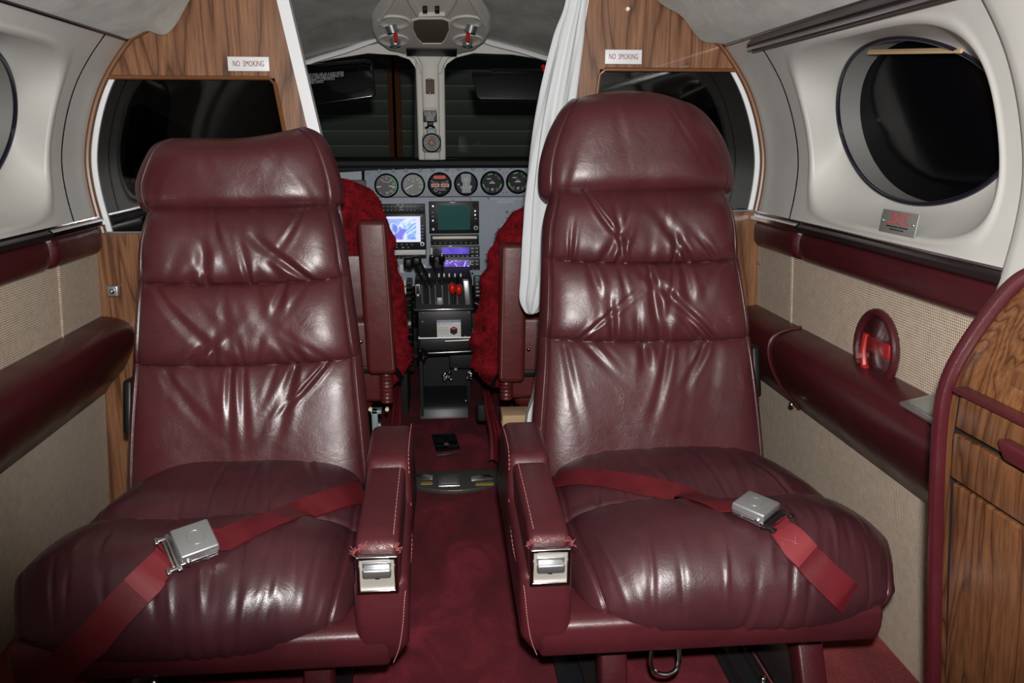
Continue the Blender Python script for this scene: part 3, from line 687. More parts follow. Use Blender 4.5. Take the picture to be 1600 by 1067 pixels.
    path = np.array(path); dl = np.r_[0, np.cumsum(np.hypot(*np.diff(path, axis=0).T))]; dl /= dl[-1]
    v3 = np.linspace(0, 1, NV3); PY = np.interp(v3, dl, path[:, 0]); PZ = np.interp(v3, dl, path[:, 1])
    # normals of the path
    ty = np.gradient(PY); tz = np.gradient(PZ); ll = np.hypot(ty, tz); ny = tz/ll; nz = -ty/ll
    s3 = np.linspace(-1, 1, NU3); u3 = s3*(1.3-0.3*s3**2); U3, V3 = np.meshgrid(u3, v3)
    Y0 = PY[:, None]+0*U3; Z0 = PZ[:, None]+0*U3
    vs = float(v3[np.argmin(np.abs(PY-1.275)+(PZ < .29)*9)])       # the cross seam
    vsu = vs+0.018*np.cos(U3*2.2)-0.01+0.012*U3*side*-1
    seam = -0.013*np.exp(-((V3-vsu)/0.009)**2)-0.014*np.exp(-((V3-vsu)/0.045)**2)
    k3 = np.clip(1-np.abs(U3)**4.2, 0, 1)**0.5
    MY = np.interp(V3, [0, 0.1, 0.9, 1], [1.50, 1.46, 1.08, 1.07]); MZ = np.full_like(MY, 0.235)
    xl = np.interp(Y0, tb['cy'], tb['cl']); xr = np.interp(Y0, tb['cy'], tb['cr'])
    X3 = (xl+xr)/2+(xr-xl)/2*U3*(1-0.17*np.clip((V3-.60)/.40, 0, 1)**2)
    Tfront = np.clip((V3-vsu)/(1-vsu), 0, 1); Trear = np.clip((vsu-V3)/vsu, 0, 1)
    wf = pleats(U3, Tfront, [(rs.uniform(-.75, .75), rs.rand() < .35, rs.uniform(.15, .5), rs.uniform(-.35, .35), rs.uniform(.015, .035), rs.uniform(.001, .0022)) for _ in range(15)])
    # short gathers over the rolled front edge
    gf = np.zeros_like(U3)
    for _ in range(26):
        uc = rs.uniform(-.85, .85); vc = rs.uniform(.70, .90); gf += rs.uniform(.001, .0036)*np.exp(-((U3-uc-0.35*(V3-vc)*rs.uniform(-1, 1))/rs.uniform(.012, .03))**2-((V3-vc)/rs.uniform(.03, .08))**2)*rs.choice([-1, 1])
    wr3 = pleats(U3, Trear, [(rs.uniform(-.8, .8), rs.rand() < .3, rs.uniform(.2, .7), rs.uniform(-.5, .5), rs.uniform(.012, .03), rs.uniform(.0012, .0026)) for _ in range(14)])
    D3 = seam+np.where(V3 > vsu, wf+gf, wr3)*np.clip(1-np.abs(U3)**8, 0, 1)+softlumps(X3, Y0+Z0, rs, 14, 14, 55, 0.0026)
    crown = 0.010*(1-U3**2)*np.sin(np.clip((V3-vsu)/(1-vsu), 0, 1)*PI)+0.006*(1-U3**2)
    dip = -0.012*np.exp(-((U3-0.0)/0.45)**2)*np.exp(-((V3-vs)/0.12)**2)
    bord = -0.006*np.exp(-((np.abs(U3)-0.90)/0.013)**2)
    PYf = Y0+ny[:, None]*(D3+crown+dip+bord); PZf = Z0+nz[:, None]*(D3+crown+dip+bord)
    sgn_ = 1
    if (nz[NV3//2] < 0): PYf = Y0-ny[:, None]*(D3+crown+dip+bord); PZf = Z0-nz[:, None]*(D3+crown+dip+bord)
    FC = np.stack([X3, MY+(PYf-MY)*k3, MZ+(PZf-MZ)*k3], -1)
    BC = np.stack([X3, MY, np.where(k3 > 0, MZ-0.05*k3*np.clip(np.sin(PI*V3), 0, 1)**.3, MZ)], -1)
    g = G(); g.grid(FC); g.weld(1e-5); cu = g.build('seat_cushion', 'cushion', rt, angle=80)
    for sd in (-1, 1):
        iu = int(np.argmin(np.abs(u3-sd*0.90))); g = G(); g.tube([Vector(FC[j, iu])+Vector((0, -.0005, .0008)) for j in range(int(NV3*.2), NV3-8, 3)], 0.0012, 5); g.build('piping', 'armleather', cu)
    # ---------------- base tray, aisle side panel, armrest
    b0, b1 = tb['base']; ax = tb['arm']            # ax: inner x, outer x of the arm
    lo, hi = sorted((b0, ax[1] if side < 0 else ax[0]))
    g = G()
    poly = [(1.045, .172), (1.036, .20), (1.036, .228), (1.05, .236), (1.50, .236), (1.55, .20), (1.50, .172)]
    g.prism(poly, 'x', lo+(0.02 if side > 0 else 0), hi-(0.02 if side < 0 else 0), 0.008, 4)
    base = g.build('seat_base', 'armleather', rt, angle=50)
    a0, a1 = sorted(ax)
    g = G(); sp = [(1.05, .175), (1.036, .21), (1.030, .26), (1.030, .318), (1.25, .33), (1.285, .392), (1.42, .400), (1.455, .385), (1.50, .25), (1.50, .175)]
    g.prism(sp, 'x', a0-0.004, a1+0.004, 0.014, 5)
    for v_ in g.bm.verts:   # belly out towards the aisle and tuck in at the bottom
        if (v_.co.x-(a0+a1)/2)*ais > 0: v_.co.x += ais*(0.006*math.sin((v_.co.z-.17)/.23*PI)-0.02*max(0, (.21-v_.co.z)/.04))
    sd_ = g.build('side_panel', 'armleather', rt, angle=55)
    g = G(); ap = [(1.028, .300), (1.022, .345), (1.030, .372), (1.06, .380), (1.26, .384), (1.285, .376), (1.29, .30)]
    g.prism(ap, 'x', a0+0.001, a1-0.001, 0.010, 5); arm = g.build('armrest', 'armleather', rt, angle=55)
    xo = a1 if ais > 0 else a0; xi = a0 if ais > 0 else a1
    # stitched edges
    g = G()
    def stitches(gr, pts, ln=0.0045, gap=0.003, r=0.00075):
        pts = [Vector(p) for p in cr(pts, 10)]; acc = 0; nxt = 0; on = True; seg = []
        for p, q in zip(pts[:-1], pts[1:]):
            L = (q-p).length; t = 0
            k = max(1, int(L/(ln+gap)));
            for i in range(k):
                a_ = p.lerp(q, i/k); b_ = p.lerp(q, i/k+ln/(ln+gap)/k); gr.tube([a_, b_], r, 4)
    stitches(g, [(xo-ais*0.009, 1.04, .379), (xo-ais*0.009, 1.15, .384), (xo-ais*0.009, 1.26, .386)])
    g.build('stitching', 'stitch', arm, smooth=False)
    g = G(); stitches(g, [(xo+ais*.003, 1.46, .388), (xo+ais*0.003, 1.30, .392), (xo+ais*.006, 1.262, .33), (xo+ais*0.010, 1.15, .300), (xo+ais*0.007, 1.055, .300), (xo+ais*0.004, 1.031, .292), (xo-ais*0.000, 1.028, .25), (xo-ais*0.006, 1.032, .212), (xo-ais*.016, 1.042, .180)])
    g.build('stitching', 'stitch', sd_, smooth=False)
    # frayed edge round the latch
    g = G(); xm = (a0+a1)/2
    for i in range(80):
        t = rs.uniform(-.15, PI+.15); bx = xm+0.031*math.cos(t); bz = 0.362+0.008*math.sin(t); p = Vector((bx, 1.021+rs.uniform(-.002, .004), bz)); q = p+Vector((rs.uniform(-.006, .006), rs.uniform(-.004, .004), rs.uniform(-.004, .008)))
        g.tube([p, (p+q)/2+Vector((rs.uniform(-.002, .002), -.002, .001)), q], 0.0004, 4)
    g.build('frayed_edge', 'frayed', arm, smooth=False)
    # latch
    lm = Matrix.Translation((xm, 1.0195, 0.333)) @ Matrix.Rotation(math.radians(6), 4, 'X')
    g = G()
    for bx in ((-.028, -.0225, -.029, .029), (.0225, .028, -.029, .029), (-.028, .028, .0235, .029), (-.028, .028, -.029, -.0235)): g.box(bx[0], bx[1], -.006, .004, bx[2], bx[3], .0018, m=lm)
    lt = g.build('armrest_latch', 'chrome', rt)
    g = G(); g.box(-.0225, .0225, -.0015, .003, -.0235, .0235, m=lm); g.build('latch_face', 'latch_face', lt)
    g = G(); dz = 0.006 if side < 0 else 0.002; g.box(-.019, .019, -.013, -.001, dz-.006, dz+.007, .003, m=lm); g.box(-.019, .019, -.005, -.001, dz+.006, dz+.014, .001, m=lm); g.build('latch_lever', 'steel', lt)
    g = G(); g.box(-.003, .003, -.0026, -.001, dz-.014, dz-.007, m=lm); g.build('slot', 'black', lt)
    # recline handle on the wall side
    hp = tb['handle']; g = G(); g.prism([(hp[1]-.03, hp[2]-.05), (hp[1]+.03, hp[2]-.04), (hp[1]+.05, hp[2]+.045), (hp[1]-.0, hp[2]+.05)], 'x', hp[0]-.009, hp[0]+.009, .006); g.build('recline_handle', 'black', rt)
    # legs
    zf = 0.028 if side > 0 else 0.012
    for x, y0_, y1_ in tb['legs']:
        g = G(); g.prism([(y0_, .175), (y0_+.045, .175), (y1_+.045, zf-.002), (y1_, zf-.002)], 'x', x-.021, x+.021, .005); g.build('leg', 'vinyl', rt)
        g = G(); g.prism([(1.50, .175), (1.54, .175), (1.50, zf-.002), (1.46, zf-.002)], 'x', x-.018, x+.018, .004); g.build('leg', 'vinyl', rt)
        g = G(); g.box(x-.03, x+.03, 1.04, 1.62, zf-.012, zf, .003); g.build('floor_skid', 'dark_metal', rt)
    if side > 0:
        g = G(); g.tube(cr([(.303, 1.07, .17), (.300, 1.062, .145), (.307, 1.058, .130), (.325, 1.055, .127), (.339, 1.058, .134), (.343, 1.062, .15), (.341, 1.07, .17)], 8), .0035, 10); g.build('pull_ring', 'chrome', rt)
    else:
        g = G(); g.sphere((-.405, 1.045, .166), (.005, .006, .006)); g.build('bolt', 'chrome', rt)
    return rt, cu, FC
TL = dict(seed=3, cx=-.37, back_top=.778, lz=[.235, .349, .484, .631, .71, .77], lx=[-.590, -.586, -.577, -.566, -.561, -.545],
          rz=[.235, .313, .491, .636, .72, .77], rx=[-.128, -.136, -.152, -.170, -.181, -.195], seams=[.493, .640], tilt=.004,
          hz=(.756, .904), hv=[0, .12, .4, .75, .92, 1], hl=[-.556, -.572, -.576, -.556, -.538, -.510], hr=[-.205, -.186, -.188, -.206, -.226, -.256], htop=[-.006, -.006, -.006, .002, .016], hbot=[.0, .002, .004],
          cy=[1.04, 1.12, 1.28, 1.45, 1.53], cl=[-.618, -.636, -.616, -.580, -.56], cr=[-.118, -.120, -.128, -.130, -.135],
          base=(-.590, -.06), arm=(-.122, -.060), handle=(-.597, 1.58, .40), legs=[(-.19, 1.10, 1.06), (-.50, 1.10, 1.06)])
seatL, cushL, FCL = make_seat(-1, TL, 'left maroon leather cabin seat with lower, wider headrest')
TR = dict(seed=11, cx=.42, back_top=.806, lz=[.235, .338, .501, .649, .73, .79], lx=[.168, .173, .190, .200, .205, .222],
          rz=[.235, .346, .523, .662, .74, .79], rx=[.638, .633, .616, .598, .592, .575], seams=[.520, .668], tilt=-.006,
          hz=(.783, .986), hv=[0, .1, .35, .62, .85, .95, 1], hl=[.216, .202, .204, .220, .244, .260, .272], hr=[.592, .602, .596, .577, .548, .530, .512], htop=[-.012, .0, .004, -.002, -.022], hbot=[-.008, .0, .004],
          cy=[1.04, 1.12, 1.28, 1.45, 1.53], cl=[.180, .178, .182, .186, .19], cr=[.700, .716, .704, .668, .65],
          base=(.64, .115), arm=(.112, .172), handle=(.634, 1.58, .44), legs=[(.255, 1.12, 1.08), (.570, 1.14, 1.06)])
seatR, cushR, FCR = make_seat(1, TR, 'right maroon leather cabin seat with tall trapezoid headrest')

# ------------------------------------------------------------------ seat belts
def bvh_of(o):
    og = ORG[o.name]; me = o.data; return BVHTree.FromPolygons([v.co+og for v in me.vertices], [tuple(p.vertices) for p in me.polygons])
def drape(bvh, pts, lift=0.003, smooth=3):
    out = []
    for px, py in cr(pts, 8):
        d = raydir(px, py); h = bvh.ray_cast(Vector((0, 0, H)), d)
        if h[0] is None: out.append(None); continue
        nn = h[1] if h[1].dot(d) < 0 else -h[1]; out.append((h[0], nn))
    good = [i for i, q in enumerate(out) if q]
    P = [out[min(good, key=lambda k: abs(k-i))] for i in range(len(out))] if good else []
    keep = [out[i] for i in good]; pos = [k[0].copy() for k in keep]; nr = [k[1].copy() for k in keep]
    for _ in range(smooth):
        pos = [pos[0]]+[(pos[i-1]+pos[i]*2+pos[i+1])/4 for i in range(1, len(pos)-1)]+[pos[-1]]
        nr = [nr[0]]+[((nr[i-1]+nr[i]*2+nr[i+1])/4).normalized() for i in range(1, len(nr)-1)]+[nr[-1]]
    nr2 = nr
    for _ in range(8): nr2 = [nr2[0]]+[((nr2[i-1]+nr2[i]*2+nr2[i+1])/4).normalized() for i in range(1, len(nr2)-1)]+[nr2[-1]]
    return [(p+n_*lift, n_) for p, n_ in zip(pos, nr2)]
def ribbon(g, path, wd=0.046, th=0.0013, twist=0.0):
    rows = []
    for i, (p, n_) in enumerate(path):
        t = (path[min(i+1, len(path)-1)][0]-path[max(i-1, 0)][0]).normalized(); c = n_.cross(t).normalized()
        if twist: c = (Matrix.Rotation(twist, 3, t) @ c)
        m_ = c.cross(t).normalized(); rows.append([p+c*(wd/2)+m_*th, p+c*(wd/2)-m_*th, p-c*(wd/2)-m_*th, p-c*(wd/2)+m_*th, p+c*(wd/2)+m_*th])
    g.grid(np.array([[tuple(q) for q in r] for r in rows])); return rows
def belt(label, cush, up_px, low_px, bk_px, tail, dirflip):
    bv = bvh_of(cush); up = drape(bv, up_px, 0.004); lo = drape(bv, low_px, 0.005)
    if tail: lo = lo+[(Vector(p), lo[-1][1]) for p in tail]
    h = bv.ray_cast(Vector((0, 0, H)), raydir(*bk_px)); pos = h[0]; 
    tdir = (lo[0][0]-up[-1][0]).normalized(); nn = (up[-1][1]+lo[0][1]).normalized(); nn = (nn-tdir*nn.dot(tdir)).normalized()
    c = (up[-1][0]+lo[0][0])/2+nn*0.014; cr_ = nn.cross(tdir)
    fm = Matrix(((tdir.x, cr_.x, nn.x, c.x), (tdir.y, cr_.y, nn.y, c.y), (tdir.z, cr_.z, nn.z, c.z), (0, 0, 0, 1)))
    rt = root('seat_belt', label, 'seat belt', tuple(c), 'lap belts lying buckled on the cabin seats')
    g = G(); ribbon(g, up+[(c-tdir*0.022-nn*0.004, nn)]); g.weld(1e-6); w1 = g.build('webbing', 'webbing', rt, angle=50)
    g = G(); ribbon(g, [(c+tdir*0.038-nn*0.004, nn)]+lo[1:]); g.weld(1e-6); w2 = g.build('webbing', 'webbing', rt, angle=50)
    # bright doubled end with cross stitching
    seg = [(c+tdir*0.037-nn*0.003, nn)]+[(p+n_*0.0022, n_) for p, n_ in lo[1:]]; acc = 0; end = []
    for a, b in zip(seg[:-1], seg[1:]):
        end.append(a); acc += (b[0]-a[0]).length
        if acc > 0.062: end.append(b); break
    g = G(); rows = ribbon(g, end, 0.0465, 0.0012); g.weld(1e-6); we = g.build('webbing_end', 'webbing_light', rt, angle=50)
    g = G(); k = len(rows)
    def on(a, b):   # a along 0..1, b across 0..1
        f = a*(k-1); i = min(int(f), k-2); f -= i; r0, r1 = rows[i], rows[i+1]
        n0 = end[i][1]; return (r0[0].lerp(r0[3], b)).lerp(r1[0].lerp(r1[3], b), f)+n0*0.0018
    for (a0_, b0_, a1_, b1_) in ((.35, .12, .35, .88), (.97, .12, .97, .88), (.35, .12, .97, .88), (.35, .88, .97, .12), (.35, .12, .97, .12), (.35, .88, .97, .88)):
        for i in range(12):
            f0 = i/12; f1 = (i+.6)/12; g.tube([on(a0_+(a1_-a0_)*f0, b0_+(b1_-b0_)*f0), on(a0_+(a1_-a0_)*f1, b0_+(b1_-b0_)*f1)], .0006, 4)
    g.build('cross_stitching', 'stitch', we, smooth=False)
    # buckle
    g = G(); g.box(-.026, .026, -.028, .028, -.002, .011, .003, 3, m=fm); b_ = g.build('buckle', 'buckle', rt)
    g = G(); g.box(-.024, .028, -.0285, .0285, -.009, -.002, .002, m=fm)
    for sd in (-1, 1): g.cyl(fm @ Vector((.017, sd*.027, -.003)), fm @ Vector((.017, sd*.0315, -.003)), .0045, seg=12); g.cyl(fm @ Vector((-.008, sd*.027, -.005)), fm @ Vector((-.008, sd*.0305, -.005)), .0025, seg=10)
    g.build('buckle_body', 'chrome', b_)
    g = G(); K_ = 40; g.tube([fm @ Vector((-.002+.012*math.cos(2*PI*i/K_), .013*math.sin(2*PI*i/K_), .0111)) for i in range(K_)], .0005, 4, closed=True); g.build('round_emblem', 'steel', b_)
    # tongue
    g = G(); g.box(.024, .031, -.027, .027, -.006, -.002, .001, m=fm); g.box(.030, .046, -.033, -.0265, -.006, -.002, .0015, m=fm); g.box(.030, .046, .0265, .033, -.006, -.002, .0015, m=fm); g.box(.026, .033, -.036, .036, -.006, -.002, .0015, m=fm); g.box(.034, .038, -.027, .027, -.006, -.002, .0012, m=fm)
    g.box(.041, .047, -.036, -.024, -.006, -.002, .0015, m=fm); g.box(.041, .047, .024, .036, -.006, -.002, .0015, m=fm)
    g.build('tongue', 'dark_metal' if dirflip else 'chrome', rt)
    return rt
tl = at(110, 1040, Y=1.03); tl2 = at(60, 1090, Y=1.06)
belt('red lap belt with silver buckle lying on the left seat cushion', cushL, [(566, 772), (535, 778), (490, 793), (430, 812), (380, 832), (352, 846)], [(262, 878), (240, 900), (215, 925), (180, 960), (150, 995)], (307, 850), [at(118, 1022, Y=1.015), at(80, 1060, Y=1.03), at(40, 1100, Y=1.06)], False)
belt('red lap belt with silver buckle lying on the right seat cushion', cushR, [(868, 752), (905, 747), (960, 752), (1040, 768), (1100, 783), (1140, 795)], [(1215, 828), (1232, 842), (1255, 868), (1285, 898), (1318, 928)], (1180, 800), [at(1338, 945, Y=1.045), at(1352, 958, Y=1.05)], True)

# ================================================================== COCKPIT
YP = 2.85
def pan(px, py, Y=YP): return at(px, py, Y=Y)
# instrument panel
rt = root('instrument_panel', 'blue-grey instrument panel across the cockpit front', 'instrument panel', (0, YP, 0.35))
zt = pan(700, 264).z; zm = pan(700, 308).z; zbp = 0.40
g = G(); g.box(-.70, .70, YP, YP+.02, zbp, zm, .001); g.build('lower_panel', 'panel_grey', rt)
tpx = [(-.24, zt-.004), (0, zt+.003), (.2, zt+.006), (.36, zt+.002), (.70, zt-.03)]
g = G(); g.prism([(-.245, zm+.002)]+[(a, b) for a, b in tpx]+[(.70, zm+.002)], 'y', YP-.005, YP+.018, .0015); g.build('upper_panel', 'panel_grey', rt)
g = G(); g.prism([(-.70, zm-.12), (-.70, zt-.03), (-.25, zt-.006), (-.25, zm-.12)], 'y', YP-.003, YP+.018, .001); g.build('left_panel', 'panel_grey', rt)
g = G(); a = pan(528, 281); b = pan(574, 330); g.box(-.45, b.x, YP-.012, YP-.003, b.z, a.z, .002); g.build('dark_instrument_bay', 'black', rt)
for px, py in ((583,313),(708,312),(735,311),(763,309),(792,331),(738,427),(833,306),(575,271),(838,268)):
    c = pan(px, py); g = G(); g.cyl((c.x, YP+.001, c.z), (c.x, YP-.008, c.z), .0042, seg=12); g.build('panel_screw', 'dark_metal', rt)
for i, py in enumerate((311, 314, 316.5)):
    c = pan(791, py); text(('AVOID CONTINUOUS OPERATION IN THE SHADED RANGE OF THE DIAL', 'OPERATE WITHIN THE MARKED LIMITS', 'MAINTAIN CLEARANCE FROM CONTROLS')[i], .0052, (c.x, YP-.0008, c.z), (1, 0, 0), (0, 0, 1), 'white', rt, 'panel_lettering', sx=.62)
GA = [(604, 290), (645.5, 289), (687, 288), (728, 287), (769, 286), (809, 284)]
for px, py in GA:
    for dx, dy in ((-11, -23), (11, -23.5)):
        c = pan(px+dx, py+dy); g = G(); g.cyl((c.x, YP-.004, c.z), (c.x, YP-.012, c.z), .0068, .0062, 16); g.sphere((c.x, YP-.012, c.z), (.006, .004, .006), seg=12); g.build('post_light', 'panel_grey', rt)
    for dx, dy in ((-17, -15), (17, -16), (-17, 16), (17, 15)):
        c = pan(px+dx, py+dy); g = G(); g.cyl((c.x, YP-.003, c.z), (c.x, YP-.0075, c.z), .0026, seg=8); g.build('panel_screw', 'dark_metal', rt)
glabs = ['leftmost round gauge, grey dial with long green arc', 'second round gauge from the left, pale dial with one white needle', 'black round instrument with orange display windows', 'round gauge with light vertical centre plate and dark sides', 'fifth round gauge, half lit dark dial with small green arcs', 'rightmost round gauge, dark dial next to the curtain']
def gp(c, ang, r, y): return Vector((c.x+r*math.sin(ang), y, c.z+r*math.cos(ang)))
for i, (px, py) in enumerate(GA):
    c = pan(px, py, YP-.006); R = .0395; yf = YP-.010
    rt = root('engine_gauge', glabs[i], 'gauge', (c.x, YP-.005, c.z), 'row of round gauges on the instrument panel')
    fmat = ['dial', 'dial_light', 'black_soft', 'dial_dark', 'dial_dark', 'dial_dark'][i]
    g = G(); g.cyl((c.x, YP-.004, c.z), (c.x, yf, c.z), R*.96, seg=48); g.build('dial_face', fmat, rt)
    g = G(); g.ring((c.x, YP-.004, c.z), (0, -1, 0), R*1.02, R*.87, .011, 48); g.build('bezel', 'black', rt)
    yt = yf-.0006
    def tick(g, ang, r0, r1, wd):
        a = gp(c, ang, r0, yt); b = gp(c, ang, r1, yt); d = (b-a).normalized(); sdv = Vector((d.z, 0, -d.x))*wd/2; o_ = Vector((0, -.0004, 0))
        g.add([a-sdv+o_, a+sdv+o_, b+sdv+o_, b-sdv+o_, a-sdv, a+sdv, b+sdv, b-sdv], [(0, 1, 2, 3), (0, 1, 5, 4), (1, 2, 6, 5), (2, 3, 7, 6), (3, 0, 4, 7)])
    def arc(g, a0, a1, r0, r1):
        k = 16
        for q in range(k):
            t0 = a0+(a1-a0)*q/k; t1 = a0+(a1-a0)*(q+1)/k; g.add([gp(c, t0, r0, yt-.0005), gp(c, t1, r0, yt-.0005), gp(c, t1, r1, yt-.0005), gp(c, t0, r1, yt-.0005)], [(0, 1, 2, 3)])
    D = math.radians
    if i < 2:
        g = G()
        for q in range(36 if i == 0 else 30): tick(g, D(-60+q*(8.2 if i == 0 else 7.5)), R*.80, R*.86, .0008)
        for q in range(8): tick(g, D(-60+q*40), R*.72, R*.86, .0012)
        g.build('tick_marks', 'white', rt, smooth=False)
        g = G(); arc(g, D(2) if i == 0 else D(42), D(140) if i == 0 else D(82), R*.80, R*.87); g.build('green_arc', 'green', rt, smooth=False)
        for q, (an, tx) in enumerate([(-40, '10'), (0, '15'), (40, '20'), (75, '25'), (108, '30'), (140, '35'), (175, '40')] if i == 0 else [(-80, '5'), (-38, '10'), (0, '15'), (40, '20'), (72, '25'), (105, '30')]):
            p = gp(c, D(an), R*.60, yt); text(tx, .0105, p, (1, 0, 0), (0, 0, 1), 'white', rt, 'numerals')
        text('TORQUE' if i == 0 else 'RPM', .0062, gp(c, 0, R*.30, yt), (1, 0, 0), (0, 0, 1), 'white', rt, 'dial_lettering')
        g = G()
        if i == 0: tick(g, D(98), R*.2, R*.78, .0034); tick(g, D(-98), R*.45, R*.86, .0034)
        else: tick(g, D(-118), R*.02, R*.74, .0042)
        g.build('needle', 'white', rt, smooth=False)
    elif i == 2:
        g = G(); X = c.x; Z = c.z; g.box(X-.020, X+.020, yf-.001, yf, Z+.018, Z+.029); g.box(X-.026, X-.003, yf-.0016, yf-.0008, Z-.0065, Z+.0005); g.box(X+.006, X+.029, yf-.0016, yf-.0008, Z-.0065, Z+.0005); g.build('orange_windows', 'orange', rt)
        g = G(); g.box(X-.028, X-.001, yf-.0009, yf, Z-.0085, Z+.0025); g.box(X+.004, X+.031, yf-.0009, yf, Z-.0085, Z+.0025); g.box(X-.008, X-.004, yf-.0009, yf, Z+.034, Z+.037); g.build('window_frames', 'white', rt)
        g = G(); g.ring((X-.013, yf, Z-.018), (0, -1, 0), .006, .004, .003, 16); g.build('setting_ring', 'white', rt)
        for tx, dx, dz in (('FUEL', -.027, .024), ('LBS', .027, .024), ('L FUEL FLOW', -.015, .007), ('R FUEL FLOW', .016, .007), ('TOTAL', -.026, .011), ('USED', .026, .011), ('PUSH TO RESET', .006, -.014), ('LBS REMAINING', .008, -.019), ('TEST', 0, -.028)): text(tx, .0045, (X+dx, yt, Z+dz), (1, 0, 0), (0, 0, 1), 'white', rt, 'dial_lettering', sx=.8)
    elif i == 3:
        g = G(); X = c.x; Z = c.z; g.prism([(X-.016, Z+.033), (X+.017, Z+.033), (X+.017, Z+.010), (X+.013, Z), (X+.017, Z-.012), (X+.016, Z-.030), (X-.014, Z-.030), (X-.014, Z-.012), (X-.010, Z), (X-.016, Z+.010)], 'y', yf-.001, yf); g.build('centre_plate', 'panel_marks', rt)
        g = G(); 
        for a_, b_ in (((0, .018), (0, -.012)), ((-.008, .022), (0, .014)), ((.008, .022), (0, .014)), ((-.010, .014), (0, .009)), ((.010, .014), (0, .009)), ((-.012, -.005), (-.003, -.018)), ((.018, -.005), (.005, -.018))): g.tube([(X+a_[0], yf-.0016, Z+a_[1]), (X+b_[0], yf-.0016, Z+b_[1])], .0008, 4)
        g.cyl((X-.025, yf, Z-.002), (X-.025, yf-.002, Z-.002), .0028, seg=10); g.build('white_markings', 'white', rt, smooth=False)
        g = G(); arc(g, D(-140), D(-110), R*.5, R*.56); arc(g, D(110), D(140), R*.5, R*.56); g.build('white_arc', 'white', rt, smooth=False)
    else:
        g = G(); arc(g, D(-30), D(0), R*.72, R*.80); arc(g, D(-115), D(-95), R*.72, R*.82); arc(g, D(95), D(118), R*.72, R*.82); g.build('green_arc', 'green', rt, smooth=False)
        g = G()
        for an in (-150, -140, -130, -120, 120, 130, 140, 150, 25, 60): tick(g, D(an), R*.66, R*.80, .001)
        g.box(c.x-.018, c.x-.004, yf-.0014, yf-.0004, c.z+.013, c.z+.0155); g.box(c.x-.010, c.x+.009, yf-.0014, yf-.0004, c.z-.001, c.z+.002); g.box(c.x-.003, c.x+.005, yf-.0014, yf-.0004, c.z-.020, c.z-.0175); g.build('white_markings', 'white', rt, smooth=False)
        for tx, dx, dz in (('OIL', 0, .005), ('2', -.014, -.018), ('1', .014, -.018), ('PSI', 0, -.024), ('F', .02, .018)): text(tx, .0075, (c.x+dx, yt, c.z+dz), (1, 0, 0), (0, 0, 1), 'white', rt, 'dial_lettering')

# radios and displays
def unit(name, label, cat, x0, y0, x1, y1, dep=.010, material='black', group=None):
    a = pan(x0, y1); b = pan(x1, y0); r_ = root(name, label, cat, ((a.x+b.x)/2, YP, a.z), group)
    g = G(); g.box(a.x, b.x, YP-dep, YP-.0002, a.z, b.z, .0015); g.build('housing', material, r_); return r_, YP-dep
def rect(rt, name, x0, y0, x1, y1, yf, material, dep=.001, r=0):
    a = pan(x0, y1); b = pan(x1, y0); g = G(); g.box(a.x, b.x, yf-dep, yf, a.z, b.z, r); return g.build(name, material, rt)
def dots(rt, name, lst, yf, material, w_=2.4, h_=1.4):
    for px, py in lst: rect(rt, name, px-w_/2, py-h_/2, px+w_/2, py+h_/2, yf, material, .002, .0004)
def knob(rt, px, py, yf, r, material='black', nm='knob', L=.012):
    c = pan(px, py); g = G(); g.cyl((c.x, yf, c.z), (c.x, yf-L, c.z), r, r*.9, 20); return g.build(nm, material, rt)
rt, yf = unit('audio_panel', 'black audio switch panel above the bright map display', 'radio', 594, 318, 664, 333.5)
dots(rt, 'button', [(600+6*i, 322) for i in range(9)], yf, 'panel_marks'); dots(rt, 'button', [(600+6*i, 328) for i in range(9)], yf, 'panel_marks')
dots(rt, 'lit_button', [(622, 319.5), (629, 319.5), (627, 323), (627, 327)], yf-.001, 'white', 3, 1.3); knob(rt, 659.5, 325.5, yf, .0055)
rt, yf = unit('map_display', 'bright blue-white moving map screen left of centre', 'display', 594, 333.5, 665, 392)
rect(rt, 'screen', 596, 337.5, 656.5, 378, yf, 'map_rim', .001); rect(rt, 'map_picture', 599, 341, 650, 374, yf-.001, 'map_screen', .0005)
dots(rt, 'key', [(660, 352+5*i) for i in range(5)], yf, 'panel_marks', 3.4, 1.6); knob(rt, 660, 380, yf, .0075, 'steel'); knob(rt, 660, 380, yf-.01, .0045, 'black', 'knob_cap')
dots(rt, 'key', [(612+8*i, 381.5) for i in range(5)], yf, 'panel_marks'); dots(rt, 'key', [(620+9*i, 386) for i in range(3)], yf, 'panel_marks'); dots(rt, 'bright_key', [(658, 337), (630, 386)], yf, 'white', 2, 1.8)
rt, yf = unit('silver_radio', 'narrow unit with polished silver strip under the map display', 'radio', 594, 392, 666, 404)
rect(rt, 'silver_strip', 596, 389.5, 665, 398, yf, 'sign_white', .002, .0008); dots(rt, 'key', [(612+6*i, 401.5) for i in range(7)], yf, 'panel_marks', 2, 1)
rt, yf = unit('navigation_display', 'square dark green screen unit, top right of the centre stack', 'display', 671, 314, 748, 364.5, .014)
rect(rt, 'screen', 684.5, 320, 734, 358.5, yf, 'green_screen', .0012); 
dots(rt, 'key', [(676, 331), (676, 337.5)], yf, 'white', 2.6, 1); dots(rt, 'key', [(743, 341)], yf, 'white', 3, 1); 
for q in ((676.5, 321.5), (676.5, 344), (742, 329), (742, 335)): knob(rt, q[0], q[1], yf, .0032, 'steel', 'button', .003)
knob(rt, 677, 357, yf, .0045, 'white'); knob(rt, 742, 320.5, yf, .0085, 'black_soft'); knob(rt, 743, 355, yf, .0078, 'white'); knob(rt, 743, 355, yf-.01, .0050, 'black', 'knob_cap')
c = pan(706, 315.5); rect(rt, 'maker_mark', 703, 315, 711, 316.4, yf, 'white', .0005)
